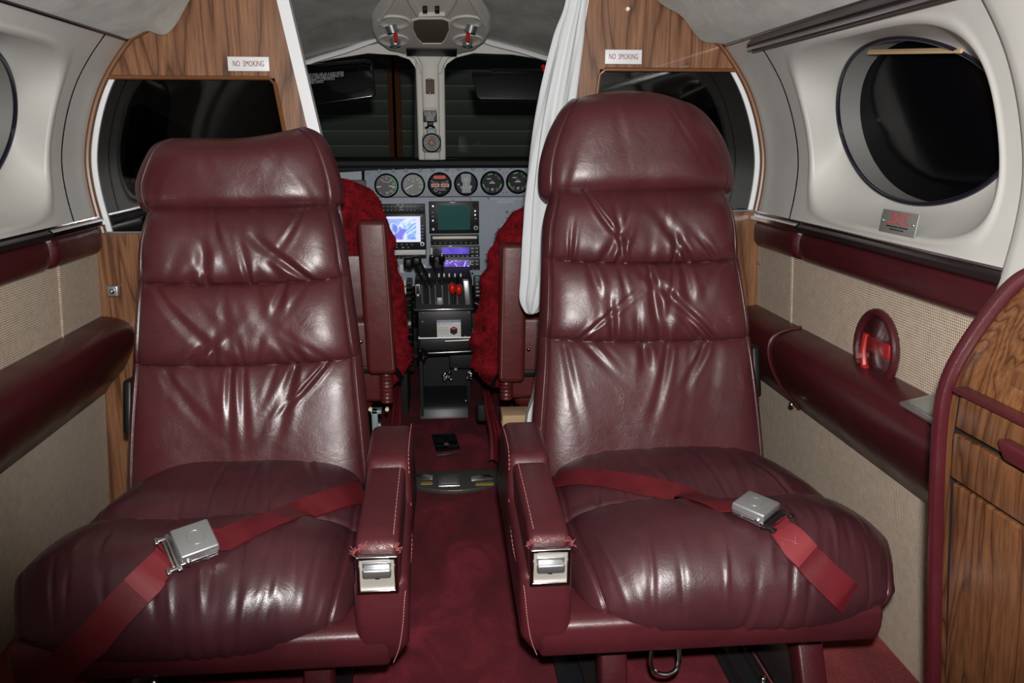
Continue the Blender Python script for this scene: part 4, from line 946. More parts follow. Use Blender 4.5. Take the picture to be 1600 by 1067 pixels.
rt, yf = unit('data_strip_unit', 'thin unit with a long cream bar between screen and radios', 'radio', 673, 366, 748, 382.5)
rect(rt, 'cream_bar', 676, 368.3, 745, 373, yf, 'cream', .003, .0012); dots(rt, 'key', [(680+8*i, 379) for i in range(8)], yf, 'panel_marks', 3, 1); knob(rt, 743, 378, yf, .004)
rt, yf = unit('blue_radio', 'radio with plain blue display in the centre stack', 'radio', 673, 383.5, 749, 402, .011, 'black_box', 'radios of the centre stack')
rect(rt, 'display', 690, 386.5, 732.5, 396.5, yf, 'blue_screen', .001); dots(rt, 'key', [(695+7*i, 399.5) for i in range(6)], yf, 'panel_marks', 3.4, 1.7); dots(rt, 'key', [(738, 387.5), (745, 387), (738, 393), (745, 393), (738, 399), (745, 398.5)], yf, 'panel_marks', 4, 2.2); knob(rt, 682, 391, yf, .0065)
rect(rt, 'bright_tab', 673.4, 386, 675.6, 397, yf, 'white', .002); rect(rt, 'bright_tab', 701, 382.6, 706, 384.4, yf, 'white', .002)
rt, yf = unit('violet_radio', 'radio with violet reflecting display, lowest of the centre stack', 'radio', 674, 403, 749.5, 422, .011, 'black_box', 'radios of the centre stack')
rect(rt, 'display', 694, 406, 733, 416, yf, 'violet_screen', .001); dots(rt, 'key', [(679+6*i, 419.3) for i in range(12)], yf, 'panel_marks', 1.6, 1); dots(rt, 'key', [(738, 407.5), (745, 407), (738, 412.5), (745, 412)], yf, 'panel_marks', 4, 2.2); knob(rt, 682, 409, yf, .0065)
rect(rt, 'bright_bar', 734, 406.5, 735.4, 413, yf, 'white', .001)
# white rocker buttons left of the quadrant
for k, (x0, y0, x1, y1, lb) in enumerate(((619, 437, 634, 446, 'upper white framed annunciator button left of the throttle quadrant'), (620, 448, 635, 460, 'lower white framed annunciator button left of the throttle quadrant'))):
    rt, yf = unit('annunciator_button', lb, 'button', x0, y0, x1, y1, .008, 'cream', 'annunciator buttons'); rect(rt, 'lens', x0+2, y0+2.4, x1-2.5, y1-2.4, yf, 'steel' if k else 'panel_grey', .001)
for (x0, y0, x1, y1, lb) in ((625, 413, 637, 426, 'small white tag behind the black throttle knobs'), (661, 413.5, 665, 419.5, 'tiny white label right of the black throttle knobs')):
    a = pan(x0, y1); b = pan(x1, y0); g = G(); g.box(a.x, b.x, YP-.004, YP-.0002, a.z, b.z, .001); tag(centre(g.build('panel_tag', 'sign_white')), lb, 'tag')
# glareshield
zg = pan(700, 246).z
prof = [(YP+.10, zg+.0), (YP-.03, zg-.002), (YP-.055, zg-.010), (YP-.055, zg-.026), (YP-.035, zt+.004), (YP-.006, zt+.008), (YP+.10, zt+.008)]
g = G(); g.prism(prof, 'x', -.70, .70, .004); rt = root('glareshield', 'black glareshield running over the top of the instrument panel', 'glareshield', (0, YP, zg-.03)); g.build('shield', 'black_soft', rt)
g = G(); g.tube([(-.70, YP-.045, zg-.002), (.70, YP-.045, zg-.002)], .0028, 8); g.build('shiny_edge', 'black_gloss', rt)
# windscreen header, centre post
YW = 2.80
def wp(px, py): p = at(px, py, Y=YW); return (p.x, p.z)
hdr = [wp(430, 112), wp(470, 103), wp(520, 92), wp(575, 83), wp(620, 86), wp(640, 93), wp(648, 104), wp(652, 116)]
hdr2 = [wp(692, 114), wp(698, 100), wp(712, 90), wp(740, 83), wp(800, 85), wp(870, 96), wp(930, 108)]
g = G(); zH = 1.30
for seg in (hdr, hdr2):
    for a, b in zip(seg[:-1], seg[1:]): g.prism([a, b, (b[0], zH), (a[0], zH)], 'y', YW, YW+.02)
a, b = hdr[-1], hdr2[0]; g.prism([a, b, (b[0], zH), (a[0], zH)], 'y', YW-.001, YW+.021)
g.prism([wp(622, 82), wp(648, 92), wp(654, 104), wp(657, 116), wp(690, 116), wp(693, 104), wp(700, 92), wp(726, 82)], 'y', YW-.02, YW-.001, .004)
g.weld(1e-5); struct('wall_front', g, 'console_plastic', angle=30)
g = G()
L1 = [(470, 101), (500, 91), (540, 79), (575, 66), (597, 58)]; L2 = [(748, 60), (770, 68), (810, 78), (850, 90), (885, 99)]
for L in (L1, L2): g.tube([at(x, y, Y=2.755) for x, y in L], .010, 10, flat=.6)
struct('trim_6', g, 'white_paint')
g = G()
pw = [wp(650, 100), wp(697, 100), wp(695, 246), wp(653, 246)]
bx0 = wp(652, 170)[0]; bx1 = wp(695, 170)[0]; zA = wp(670, 88)[1]; zB = wp(670, 250)[1]
g.prism([(bx0, zB), (bx1, zB), (bx1+.002, zA), (bx0-.002, zA)], 'y', YW-.012, YW+.05, .006)
g.prism([(bx0+.018, zB), (bx1-.018, zB), (bx1-.016, zA-.03), (bx1+.004, zA+.01), (bx0-.004, zA+.01), (bx0+.016, zA-.03)], 'y', YW-.026, YW, .008)
struct('trim_7', g, 'console_plastic')
# black seal left of the post
g = G(); g.prism([(wp(641, 0)[0], zB), (wp(650, 0)[0]+.004, zB), (wp(652, 0)[0], zA-.01), (wp(645, 0)[0], zA-.01)], 'y', YW+.02, YW+.045); struct('trim_8', g, 'black_soft')
g = G(); x0 = wp(430, 0)[0]; g.prism([(YW+.06, zB-.02), (YW+.066, zB-.02), (YW-.02+.03, 1.20), (YW-.026+.03, 1.20)], 'x', -.74, .74)
o = struct('window_3', g, 'windscreen_glass'); 
c = at(672, 135, Y=YW-.03); rt = root('card_holder', 'small brown card held by two clips on the centre windscreen post', 'card', tuple(c))
g = G(); g.box(c.x-.014, c.x+.014, c.y-.001, c.y+.003, c.z-.023, c.z+.022, .001); g.build('card', 'brown_bit', rt)
for q in (-1, 1): g = G(); g.sphere((c.x, c.y-.003, c.z+q*.021), (.0065, .004, .004), seg=12); g.build('clip', 'chrome', rt)
c = at(672, 182, Y=YW-.05); rt = root('compass_card', 'small black placard with white print above the compass', 'placard', tuple(c))
g = G(); g.box(c.x-.0215, c.x+.0215, c.y, c.y+.006, c.z-.017, c.z+.017, .002); g.build('plate', 'black', rt)
g = G(); g.box(c.x-.0215, c.x+.0215, c.y+.002, c.y+.018, c.z+.019, c.z+.027, .003); g.build('top_bracket', 'console_plastic', rt)
for i, t_ in enumerate(('FOR STEER  N 30 60', 'DEVIATION CARD', 'E 120 150 S 210', 'RADIO ON', 'W 300 330 N')): text(t_, .0072, (c.x, c.y-.0005, c.z+.012-i*.006), (1, 0, 0), (0, 0, 1), 'white', rt, sx=.62)
g = G(); g.box(c.x-.010, c.x+.010, c.y+.002, c.y+.02, c.z-.030, c.z-.016, .003); g.tube([(c.x-.016, c.y, c.z-.036), (c.x, c.y-.006, c.z-.027), (c.x+.014, c.y, c.z-.034)], .0035, 8); g.build('bracket', 'black', rt)
c = at(674.5, 223, Y=YW-.06); rt = root('magnetic_compass', 'round magnetic compass at the foot of the centre windscreen post', 'compass', (c.x, c.y, c.z-.03))
g = G(); g.box(c.x-.030, c.x+.030, c.y, c.y+.03, c.z-.030, c.z+.026, .010); g.box(c.x-.016, c.x+.016, c.y+.004, c.y+.03, c.z+.02, c.z+.046, .006); g.build('housing', 'panel_marks', rt)
g = G(); g.ring((c.x, c.y, c.z), (0, -1, 0), .030, .026, .006); g.build('bezel', 'black', rt)
g = G(); g.cyl((c.x, c.y+.001, c.z), (c.x, c.y-.002, c.z), .026, seg=40); g.build('dial', 'dial', rt)
g = G()
for i in range(48):
    t = 2*PI*i/48; a = Vector((c.x+.0225*math.sin(t), c.y-.0024, c.z+.0225*math.cos(t))); b = Vector((c.x+.0245*math.sin(t), c.y-.0024, c.z+.0245*math.cos(t))); g.tube([a, b], .0006, 4)
g.build('degree_marks', 'white', rt, smooth=False)
for i, t_ in enumerate(('N', '3', '6', 'E', '12', '15', 'S', '21', '24', 'W', '30', '33')):
    t = 2*PI*i/12; text(t_, .0062, (c.x+.0175*math.sin(t), c.y-.0024, c.z+.0175*math.cos(t)), (1, 0, 0), (0, 0, 1), 'orange' if i == 0 else 'white', rt, 'numerals')
g = G(); g.tube([(c.x-.008, c.y-.003, c.z-.008), (c.x, c.y-.003, c.z+.008), (c.x+.008, c.y-.003, c.z-.008)], .0009, 5); g.cyl((c.x, c.y, c.z), (c.x, c.y-.0035, c.z), .004, seg=12); g.build('lubber_mark', 'orange', rt, smooth=False)
# sun visors
for poly, lb, Yv, mt in (([(470, 103), (575, 92), (582, 97), (588, 148), (582, 152), (490, 166), (474, 168)], 'glossy black sun visor at the left windscreen with small print', 2.70, 'black_gloss'), ([(737, 113), (880, 113), (880, 158), (750, 156), (745, 152)], 'dark smoked sun visor at the right windscreen', 2.72, 'dial_dark')):
    pts = [at(x, y, Y=Yv) for x, y in poly]; cc_ = sum((p for p in pts), Vector())/len(pts); rt = root('sun_visor', lb, 'sun visor', tuple(cc_), 'sun visors at the windscreen')
    g = G(); g.prism([(p.x, p.z) for p in pts], 'y', Yv, Yv+.008, .003); bmesh.ops.rotate(g.bm, verts=g.bm.verts, cent=cc_, matrix=Matrix.Rotation(math.radians(-14), 3, 'X')); g.build('visor_plate', 'black_gloss' if mt == 'black_gloss' else 'black', rt)
    g = G()
    if mt == 'black_gloss':
        g.tube([at(470, 106, Y=Yv-.005), at(570, 97, Y=Yv-.005), at(580, 99, Y=Yv-.005)], .008, 10); g.build('hinge_tube', 'black_gloss', rt)
        for i, t_ in enumerate(('CREDIT FOR USE AS A SUN VISOR', 'DO NOT OBSCURE COMPASS OR', 'EMERGENCY CONTROLS', 'SPEED LIMITS')): text(t_, .011, at(505-(i > 1)*6-(i > 2)*6, 116+4.2*i, Y=Yv-.001), (1, 0, .08), (-.08, 0, 1), 'panel_marks', rt, sx=.75)
    else:
        g.tube([at(768, 109.5, Y=Yv-.004), at(880, 110, Y=Yv-.004)], .005, 8); g.tube([at(738, 114, Y=Yv), at(768, 114, Y=Yv)], .004, 8); g.build('hinge_tube', 'black', rt)
c = at(849, 104, Y=2.68); g = G(); g.sphere(c, (.008, .008, .006), seg=12); g.cyl(c-Vector((0, 0, .014)), c, .003, seg=8)
tag(centre(g.build('red_toggle', 'red')), 'tiny red knob above the right sun visor', 'knob')
# overhead console, on a plane that follows the falling roof
A_ = at(672, 0, Y=2.42); B_ = at(672, 86, Y=2.765)
CF = frame(B_, (1, 0, 0), A_-B_); CFI = CF.inverted()
def oc(px, py, w=0.0):
    """point of the console face in its own frame (u across, v up the slope, w out of the face)"""
    o_ = CFI @ Vector((0, 0, H)); d_ = CFI.to_3x3() @ raydir(px, py); t = (w-o_.z)/d_.z; return o_+d_*t
rt = root('overhead_console', 'moulded overhead console with speaker and light pods in the cockpit roof', 'console', tuple(CF @ Vector((0, .1, -.03))))
g = G()
outl = [(645, 88), (606, 80), (588, 66), (581, 50), (580, 30), (588, 5), (594, -20), (752, -20), (758, 5), (767, 30), (767, 50), (760, 66), (742, 80), (705, 88)]
pts = [(oc(x, y).x, oc(x, y).y) for x, y in outl]
g.prism(pts, 'z', -.045, 0.0, .011, 4, m=CF); g.build('console_shell', 'console_plastic', rt, angle=50)
gl = [oc(x, y) for x, y in ((645, 31), (655, 28), (692, 28), (701, 32), (703, 45), (697, 60), (690, 67), (660, 67), (650, 58), (644, 44))]
g = G(); g.prism([(p.x, p.y) for p in gl], 'z', -.002, .0015, .0005, m=CF); g.build('speaker_grille', 'speaker', rt)
g = G(); g.tube([CF @ Vector((p.x, p.y, .001)) for p in gl], .0035, 8, closed=True); g.build('grille_rim', 'console_plastic', rt)
g = G(); pts = [oc(x, y) for x, y in ((634, -18), (640, 0), (653, 21), (697, 21), (710, 0), (716, -18))]; g.tube([CF @ Vector((p.x, p.y, .002)) for p in pts], .008, 8); g.build('moulded_ridge', 'console_plastic', rt)
for x0_, x1_ in ((622, 596), (728, 752)):
    g = G(); g.tube([CF @ (oc(a_, b_)+Vector((0, 0, .001))) for a_, b_ in ((x0_, -16), ((x0_+x1_)/2, 8), (x1_, 27), (x1_+(-6 if x1_ < 680 else 6), 40))], .005, 8); g.build('moulded_ridge', 'console_plastic', rt)
for x in (664, 683):
    a = oc(x, 12); g = G(); g.box(a.x-.0065, a.x+.0065, a.y-.012, a.y+.012, -.001, .012, .002, m=CF); g.build('switch', 'black', rt)
for x, y, sx_ in ((616, 34, .047), (729, 34, .047), (615, 62, .045), (731, 62, .045)):
    a = oc(x, y); c_ = CF @ Vector((a.x, a.y, -.001)); n3 = CF.to_3x3()
    g = G(); K_ = 36; rows = []
    for f, w_ in ((1.06, -.001), (1.0, .0045), (.92, .005), (.8, .001), (.55, -.0005), (.02, -.0005)):
        rows.append([tuple(c_+n3 @ Vector((sx_*f*math.cos(2*PI*q/K_), .040*f*math.sin(2*PI*q/K_), w_+.0012))) for q in range(K_+1)])
    g.grid(np.array(rows)); g.weld(1e-5); g.build('light_pod', 'console_plastic', rt, angle=60)
a = oc(635, 81); b = oc(714, 81); g = G(); g.box(a.x, b.x, oc(674, 86.5).y, oc(674, 75).y, -.001, .004, .002, m=CF); g.build('dark_label_strip', 'black_box', rt)
for x, y, tl_, lb in ((611, 40, .35, 'upper chrome reading light, left pod of the overhead console'), (737, 40, -.35, 'upper chrome reading light, right pod of the overhead console'), (617, 62, .1, 'lower chrome reading light, left pod of the overhead console'), (731, 62, -.1, 'lower chrome reading light, right pod of the overhead console')):
    a = oc(x, y); c2 = CF @ Vector((a.x, a.y, .002)); rt = root('reading_light', lb, 'light', tuple(c2), 'chrome reading lights on the overhead console')
    dz = (CF.to_3x3() @ Vector((tl_, -.55 if y < 50 else -.2, 1))).normalized(); r_ = .0185 if y < 50 else .0165
    g = G(); g.cyl(c2-dz*.004, c2+dz*.017, r_, r_*.92, 28); g.build('lamp_barrel', 'steel', rt)
    g = G(); g.ring(c2+dz*.016, dz, r_*1.0, r_*.74, .003, 28); g.build('lamp_rim', 'chrome', rt)
    g = G(); g.cyl(c2+dz*.014, c2+dz*.0172, r_*.76, seg=24); g.build('lamp_lens', 'dial_light', rt)
    if y > 50:
        p = oc(618 if x < 680 else 731, 53); g = G(); g.cyl(CF @ Vector((p.x, p.y, 0)), CF @ Vector((p.x, p.y, .024)), .0065, .0055, 12); g.build('red_switch', 'red', rt)
# outside
g = G(); g.box(-6, 6, 7.0, 7.1, -1.5, 4.5); struct('wall_back', g, 'hangar')
a = at(606, 150, Y=6.7); b = at(625, 150, Y=6.7); g = G(); g.box(a.x, b.x, 6.7, 6.72, -1.5, 4.5); g.box(a.x, b.x, 6.9, 6.92, -1.5, 4.5); g.box((a.x+b.x)/2-.01, (a.x+b.x)/2+.01, 6.7, 6.92, -1.5, 4.5)
tag(centre(g.build('hangar_post', 'post', smooth=False)), 'rusty brown steel post outside behind the left windscreen', 'post')
g = G(); g.box(-6, 6, 3.2, 7.1, -1.55, -1.5); struct('floor', g, 'hangar')

# ------------------------------------------------------------------ centre pedestal
rt = root('control_pedestal', 'black centre pedestal with throttle quadrant between the pilot seats', 'pedestal', (0.02, 2.65, 0))
YQ = 2.55
def pq(px, py, Y=YQ): return at(px, py, Y=Y)
xa, xb = pq(648, 460).x, pq(739, 460).x
zq0, zq1 = pq(690, 484).z, pq(690, 435, YQ+.06).z
g = G(); g.prism([(YQ, zq0), (YQ+.04, zq1-.012), (YQ+.055, zq1-.002), (YQ+.09, zq1), (YQ+.28, zq1), (YQ+.28, zq0)], 'x', xa, xb, .004); q_ = g.build('quadrant_housing', 'black_soft', rt)
g = G(); g.box(xa-.004, xb+.002, YQ-.006, YQ+.01, zq0-.004, zq0+.004, .0015); g.build('chrome_lip', 'chrome', q_)
def qface(px, py): # point on the sloped front of the quadrant
    d = raydir(px, py); o_ = Vector((0, 0, H)); n_ = Vector((0, -(zq1-.012-zq0), .04)).normalized(); q0 = Vector((0, YQ, zq0)); t = (q0-o_).dot(n_)/d.dot(n_); return o_+d*t+n_*.002
for x0 in (660, 672, 681, 692, 702, 715):
    g = G(); g.tube([qface(x0+.5*(x0 < 690), 476), qface(x0-.5, 462), qface(x0-1, 446)], .0024, 6); g.build('gate_strip', 'steel', q_)
for x0, x1 in ((662, 671), (704, 714)):
    g = G(); g.tube([qface((x0+x1)/2, 474), qface((x0+x1)/2, 448)], .006, 6); g.build('lever_slot', 'black_soft', q_)
g = G(); a = qface(687, 471); g.box(a.x-.008, a.x+.008, a.y-.003, a.y+.004, a.z-.012, a.z+.012, .001); g.build('placard', 'placard', q_)
g = G(); a = qface(653, 455); g.box(a.x-.008, a.x+.008, a.y-.003, a.y+.006, a.z-.022, a.z+.022, .002); g.build('trim_indicator', 'placard', q_); g = G(); g.box(a.x-.005, a.x+.005, a.y-.005, a.y, a.z-.016, a.z+.018, .001); g.build('indicator_slot', 'black', q_)
g = G(); g.sphere((a.x, a.y-.004, a.z-.012), .0045, seg=10); g.build('brass_screw', 'cream', q_)
g = G(); a0_ = qface(727, 434); a1_ = qface(731, 476); g.prism([(a0_.x-.010, a0_.z), (a0_.x+.010, a0_.z), (a1_.x+.010, a1_.z), (a1_.x-.009, a1_.z)], 'y', YQ-.006, YQ+.02, .003); g.build('flap_gate_plate', 'steel', q_)
for x in (658, 671, 686, 694, 702, 711, 720): 
    a = at(x, 433, Y=YQ+.09); g = G(); g.box(a.x-.0022, a.x+.0022, a.y, a.y+.012, a.z-.002, a.z+.011); g.build('peg', 'cream', q_)
# levers
def lever(rt, pts, r, mt): g = G(); g.tube(pts, r, 8); return g.build('lever', mt, rt)
for (bx, by), (tx, ty) in (((666, 450), (646, 411)), ((674, 448), (656, 409))):
    lv = lever(rt, [qface(bx, by), at((bx+tx)/2+1, (by+ty)/2, Y=YQ-.02), at(tx, ty, Y=YQ-.05)], .0045, 'dark_metal')
for k, (cx_, cy_) in enumerate(((638, 409), (651, 407))):
    g = G(); a = at(cx_, cy_, Y=YQ-.05); g.box(a.x-.014, a.x+.014, a.y-.016, a.y+.012, a.z-.020+.004*k, a.z+.014, .008); g.build('throttle_knob', 'black', rt)
for (bx, by), (tx, ty) in (((683, 447), (676, 403)), ((690, 447), (691, 402))):
    lever(rt, [qface(bx, by), at((bx+tx)/2+1.5, (by+ty)/2, Y=YQ-.015), at(tx, ty, Y=YQ-.035)], .0022, 'chrome'); a = at(tx-.5, ty, Y=YQ-.04); g = G(); g.box(a.x-.009, a.x+.009, a.y-.01, a.y+.01, a.z-.013, a.z+.010, .003); g.build('lever_knob', 'black_gloss', rt)
for cx_, cy_ in ((706.5, 450.5), (717, 452.5)):
    a = at(cx_, cy_, Y=YQ-.035); g = G(); g.cyl(a+Vector((0, .03, .012)), a, .004, seg=10); g.build('lever', 'dark_metal', rt)
    g = G(); g.sphere(a, (.0115, .012, .0175)); g.build('red_knob', 'red', rt, angle=60)
a = at(715, 438, Y=YQ); g = G(); g.tube([a+Vector((0, 0, -.012)), a+Vector((0, -.01, .012))], .004, 8); g.build('lever', 'black', rt)
# lower box, roller, knobs, foot plate
zl0 = pq(690, 528).z; zl1 = zq0-.004; xc, xd = pq(653, 500).x, pq(737, 500).x
g = G(); g.box(xc, xd, YQ+.004, YQ+.26, zl0, zl1, .003); lb_ = g.build('lower_box', 'black_box', rt)
for px, py in ((732, 488), (655, 527), (662, 489), (727, 526), (660, 503)): a = pq(px, py); g = G(); g.sphere((a.x, YQ+.003, a.z), .0035, seg=10); g.build('screw', 'steel', lb_)
g = G(); g.tube([Vector((xc, YQ, zl0)), Vector((xd, YQ, zl0))], .0035, 8); g.build('chrome_strip', 'steel', rt)
a = pq(710, 534); g = G(); g.tube([Vector((pq(685, 0).x, YQ+.01, a.z)), Vector((pq(727, 0).x, YQ+.01, a.z+.002))], .004, 8); g.build('bright_slider', 'chrome', rt)
zr = pq(690, 552).z
g = G(); g.box(xc+.002, xd-.001, YQ+.02, YQ+.24, pq(0, 570).z, zl0-.003, .004); g.build('middle_box', 'black_box', rt)
g = G(); g.tube([Vector((xc+.02, YQ+.004, zr)), Vector((xd+.008, YQ+.004, zr+.004))], .010, 14); g.build('roller', 'black_gloss', rt)
g = G(); a = Vector((xc+.012, YQ-.002, zr-.002))
K_ = 30; star = [(a.x+(.016+.004*math.cos(5*t))*math.cos(t), a.z+(.021+.004*math.cos(5*t))*math.sin(t)) for t in np.linspace(0, 2*PI, K_, endpoint=False)]; g.prism(star, 'y', YQ-.014, YQ+.008, .002); g.build('star_knob', 'black_gloss', rt)
g = G(); zz0, zz1 = pq(0, 590).z, pq(0, 570).z; g.box(pq(692, 0).x, pq(738, 0).x, YQ+.05, YQ+.2, zz0-.02, zz1, .003); g.build('bracket_block', 'black_box', rt)
g = G(); rs = np.random.RandomState(5)
for (px, py, n_) in ((700, 588, 16), (733, 587, 10)):
    g = G(); a = pq(px, py, YQ+.04)
    for i in range(n_): g.sphere(a+Vector((rs.uniform(-.014, .016)*(1 if px < 720 else .5), rs.uniform(-.01, .006), rs.uniform(-.011, .012))), (rs.uniform(.004, .008), .003, rs.uniform(.003, .006)), seg=8)
    g.build('crumpled_metal', 'chrome', rt)
g = G(); a = pq(712, 577, YQ+.045); g.sphere(a, .006, seg=12); g.build('grey_button', 'panel_marks', rt)
g = G(); g.box(xc, xd, YQ+.15, YQ+.24, 0.02, pq(0, 570).z, .002); g.box(xc, xc+.01, YQ+.03, YQ+.2, .02, zl0); g.build('rear_plate', 'black_soft', rt)
g = G(); a = pq(656, 616, 2.62); b = pq(730, 632, 2.60)
pl_ = cr([(2.70, .085), (2.64, .075), (2.60, .050), (2.585, .020), (2.58, .0)], 5); g.prism([(p[0], p[1]) for p in pl_]+[(2.72, 0), (2.72, .085)], 'x', at(656, 620, Y=2.6).x, at(731, 620, Y=2.6).x, .001); fp_ = g.build('foot_plate', 'black_box', rt, angle=60)
for x in (658, 728): a = at(x, 626, Y=2.595); g = G(); g.sphere(a, .004, seg=10); g.build('screw', 'steel', fp_)
# side clutter: trim wheel on the left, connector panel on the right
rt = root('trim_wheel', 'black notched trim wheel left of the pedestal', 'trim wheel', (at(639, 500, Y=2.56).x, 2.62, .2))
x = at(639, 500, Y=2.56).x; g = G(); g.cyl((x-.006, 2.70, .30), (x+.006, 2.70, .30), .15, seg=48); g.build('wheel', 'black_gloss', rt)
g = G()
for i in range(40): t = 2*PI*i/40; g.box(x-.008, x+.008, 2.70+.15*math.cos(t)-.003, 2.70+.15*math.cos(t)+.003, .30+.15*math.sin(t)-.003, .30+.15*math.sin(t)+.003)
g.build('notches', 'black', rt)
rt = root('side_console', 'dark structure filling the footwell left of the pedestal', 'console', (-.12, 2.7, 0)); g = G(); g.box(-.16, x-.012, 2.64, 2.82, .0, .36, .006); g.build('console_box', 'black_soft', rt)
rt = root('connector_panel', 'grey switch strip with teal hose right of the throttle quadrant', 'switch panel', at(757, 450, Y=2.65))
a = at(741, 466, Y=2.65); b = at(757, 432, Y=2.65); g = G(); g.box(a.x, b.x, 2.65, 2.68, a.z, b.z, .002); g.build('switch_strip', 'black', rt)
for i in range(5): p = at(748, 437+6*i, Y=2.648); g = G(); g.box(p.x-.009, p.x+.004, 2.640, 2.65, p.z-.002, p.z+.002, .0005); g.build('switch', 'panel_marks', rt)
p0 = at(753, 466, Y=2.64); p1 = at(753, 440, Y=2.64); g = G(); g.box(p1.x-.002, p1.x+.008, 2.634, 2.65, p0.z, p1.z, .001); g.build('white_comb', 'sign_white', rt)
g = G(); g.tube([at(744, 433, Y=2.63), at(750, 436, Y=2.62), at(752, 441, Y=2.62)], .006, 8); g.build('teal_hose', 'teal', rt)
a = at(757, 468, Y=2.67); b = at(775, 430, Y=2.67); g = G(); g.box(a.x, b.x, 2.67, 2.70, a.z, b.z, .003); g.build('grey_plate', 'dial_light', rt)
rs = np.random.RandomState(9); g = G()
for i in range(7): p = at(742+rs.uniform(0, 20), 470+rs.uniform(0, 6), Y=2.63); g.tube([p, p+Vector((rs.uniform(.01, .03), -.01, rs.uniform(-.01, .005))), p+Vector((rs.uniform(.02, .05), 0, rs.uniform(-.02, .0)))], .0018, 6)
tag(centre(g.build('cable_bundle', 'panel_marks')), 'tangled pale cables right of the pedestal top', 'cables')
g = G(); p = at(744, 526, Y=2.62); g.box(p.x-.012, p.x+.016, 2.62, 2.66, p.z-.018, p.z+.018, .004); tag(centre(g.build('paper_wad', 'panel_marks')), 'pale crumpled pouch tucked right of the pedestal box', 'pouch')
# ID card on the lower box
a = pq(683, 527); b = pq(720, 501); rt = root('sticker_card', 'white card with yellow print and hexagon mark on the pedestal box', 'card', ((a.x+b.x)/2, YQ, a.z))
g = G(); g.box(a.x, b.x, YQ-.001, YQ+.004, a.z, b.z, .0008); g.build('card', 'sign_white', rt)
W_ = b.x-a.x; H_ = b.z-a.z
g = G(); g.box(a.x, b.x, YQ-.004, YQ-.0008, b.z-.004, b.z+.004, .001); g.build('clip_strip', 'panel_grey', rt)
g = G(); hx, hz = a.x+W_*.70, a.z+H_*.40; g.prism([(hx+.013*math.sin(k*PI/3), hz+.014*math.cos(k*PI/3)) for k in range(6)], 'y', YQ-.002, YQ-.001); g.build('hexagon_mark', 'dial_dark', rt)
g = G(); g.prism([(hx-.010, hz+.007), (hx, hz+.012), (hx+.010, hz+.007), (hx, hz+.003)], 'y', YQ-.003, YQ-.002); g.ring((a.x+.007, YQ-.001, b.z-.009), (0, -1, 0), .0035, .002, .001, 12); g.build('orange_marks', 'orange', rt)
for i in range(4):
    text(('SAFETY INFO', 'READ BEFORE', 'OPERATION OF', 'ALL UNITS')[i], .005, (a.x+W_*.26, YQ-.0013, a.z+H_*.60-i*.006), (1, 0, 0), (0, 0, 1), 'yellow_print' if 'yellow_print' in M else 'cream', rt)
M['yellow_print'] = mat('yellow_print', (0.35, 0.27, 0.04), 0.5)
for o in [o for o in rt.children if o.name.startswith('lettering')]: o.data.materials[0] = M['yellow_print']
text('INSPECTION TAG', .0055, (a.x+W_*.42, YQ-.0013, b.z-.009), (1, 0, 0), (0, 0, 1), 'dial', rt, sx=.8)

# ------------------------------------------------------------------ floor fittings
rt = root('floor_vent', 'small black trapezoid hatch in the red cockpit carpet', 'vent', (at(696, 698, Z=0).x, at(696, 698, Z=0).y, 0))
pts = [at(x, y, Z=0) for x, y in ((674, 686), (711, 684), (719, 707), (681, 712))]; g = G(); g.prism([(p.x, p.y) for p in pts], 'z', .0105, .017, .002); g.build('plate', 'black_gloss', rt)
a = at(681, 712, Z=.015); b = at(719, 707, Z=.015); g = G(); g.tube([a, b], .005, 8); g.build('metal_edge', 'chrome', rt)
a = at(678, 697, Z=.018); b = at(714, 696, Z=.018); g = G(); g.tube([a, b], .002, 6); g.build('hinge_line', 'black', rt)
rt = root('threshold_plate', 'worn metal step plate across the aisle floor between the seats', 'step plate', (.03, 2.12, 0))
yA = at(700, 739, Z=.01).y; yB = at(710, 767, Z=.01).y; xL = -.20; xR = .26
g = G(); n_ = 24; top = [(xL+(xR-xL)*i/n_, yA+.015) for i in range(n_+1)]; bot = [(xR-(xR-xL)*i/n_, yA-.01-(yA-yB-.01)*max(0, math.cos((-0.5+i/n_)*PI*1.15))) for i in range(n_+1)]
g.prism(top+bot, 'z', .0, .012, .002); g.build('plate', 'worn_plate', rt)
for sx_ in (-1, 1):
    a = at(652 if sx_ < 0 else 770, 746, Z=.014); b = at(676 if sx_ < 0 else 736, 746, Z=.014); g = G(); g.tube([(a.x, a.y, .014), ((a.x+b.x)/2, a.y-.004, .016), (b.x, a.y-.008, .013)], .009, 10, flat=.5); g.build('polished_strip', 'chrome', rt)
    g = G(); g.box(min(a.x, b.x)+.01, max(a.x, b.x), a.y-.045, a.y-.028, .011, .0135, .001); g.build('worn_patch', 'yellow_print', rt)
a = at(684, 742, Z=.015); b = at(720, 758, Z=.015); g = G(); g.box(a.x, b.x, b.y, a.y, .010, .016, .003); g.build('centre_latch', 'steel', rt)
g = G(); g.box(a.x+.008, b.x-.008, b.y+.01, a.y-.02, .014, .018, .002); g.build('latch_inset', 'dial', rt)
for x in (688, 702, 716): p = at(x, 762, Z=.014); g = G(); g.sphere((p.x, p.y, .014), .0035, seg=8); g.build('rivet', 'chrome', rt)
g = G(); g.box(-.22, .28, yA+.015, 2.9, 0, .010, .003); struct('floor', g, 'carpet')
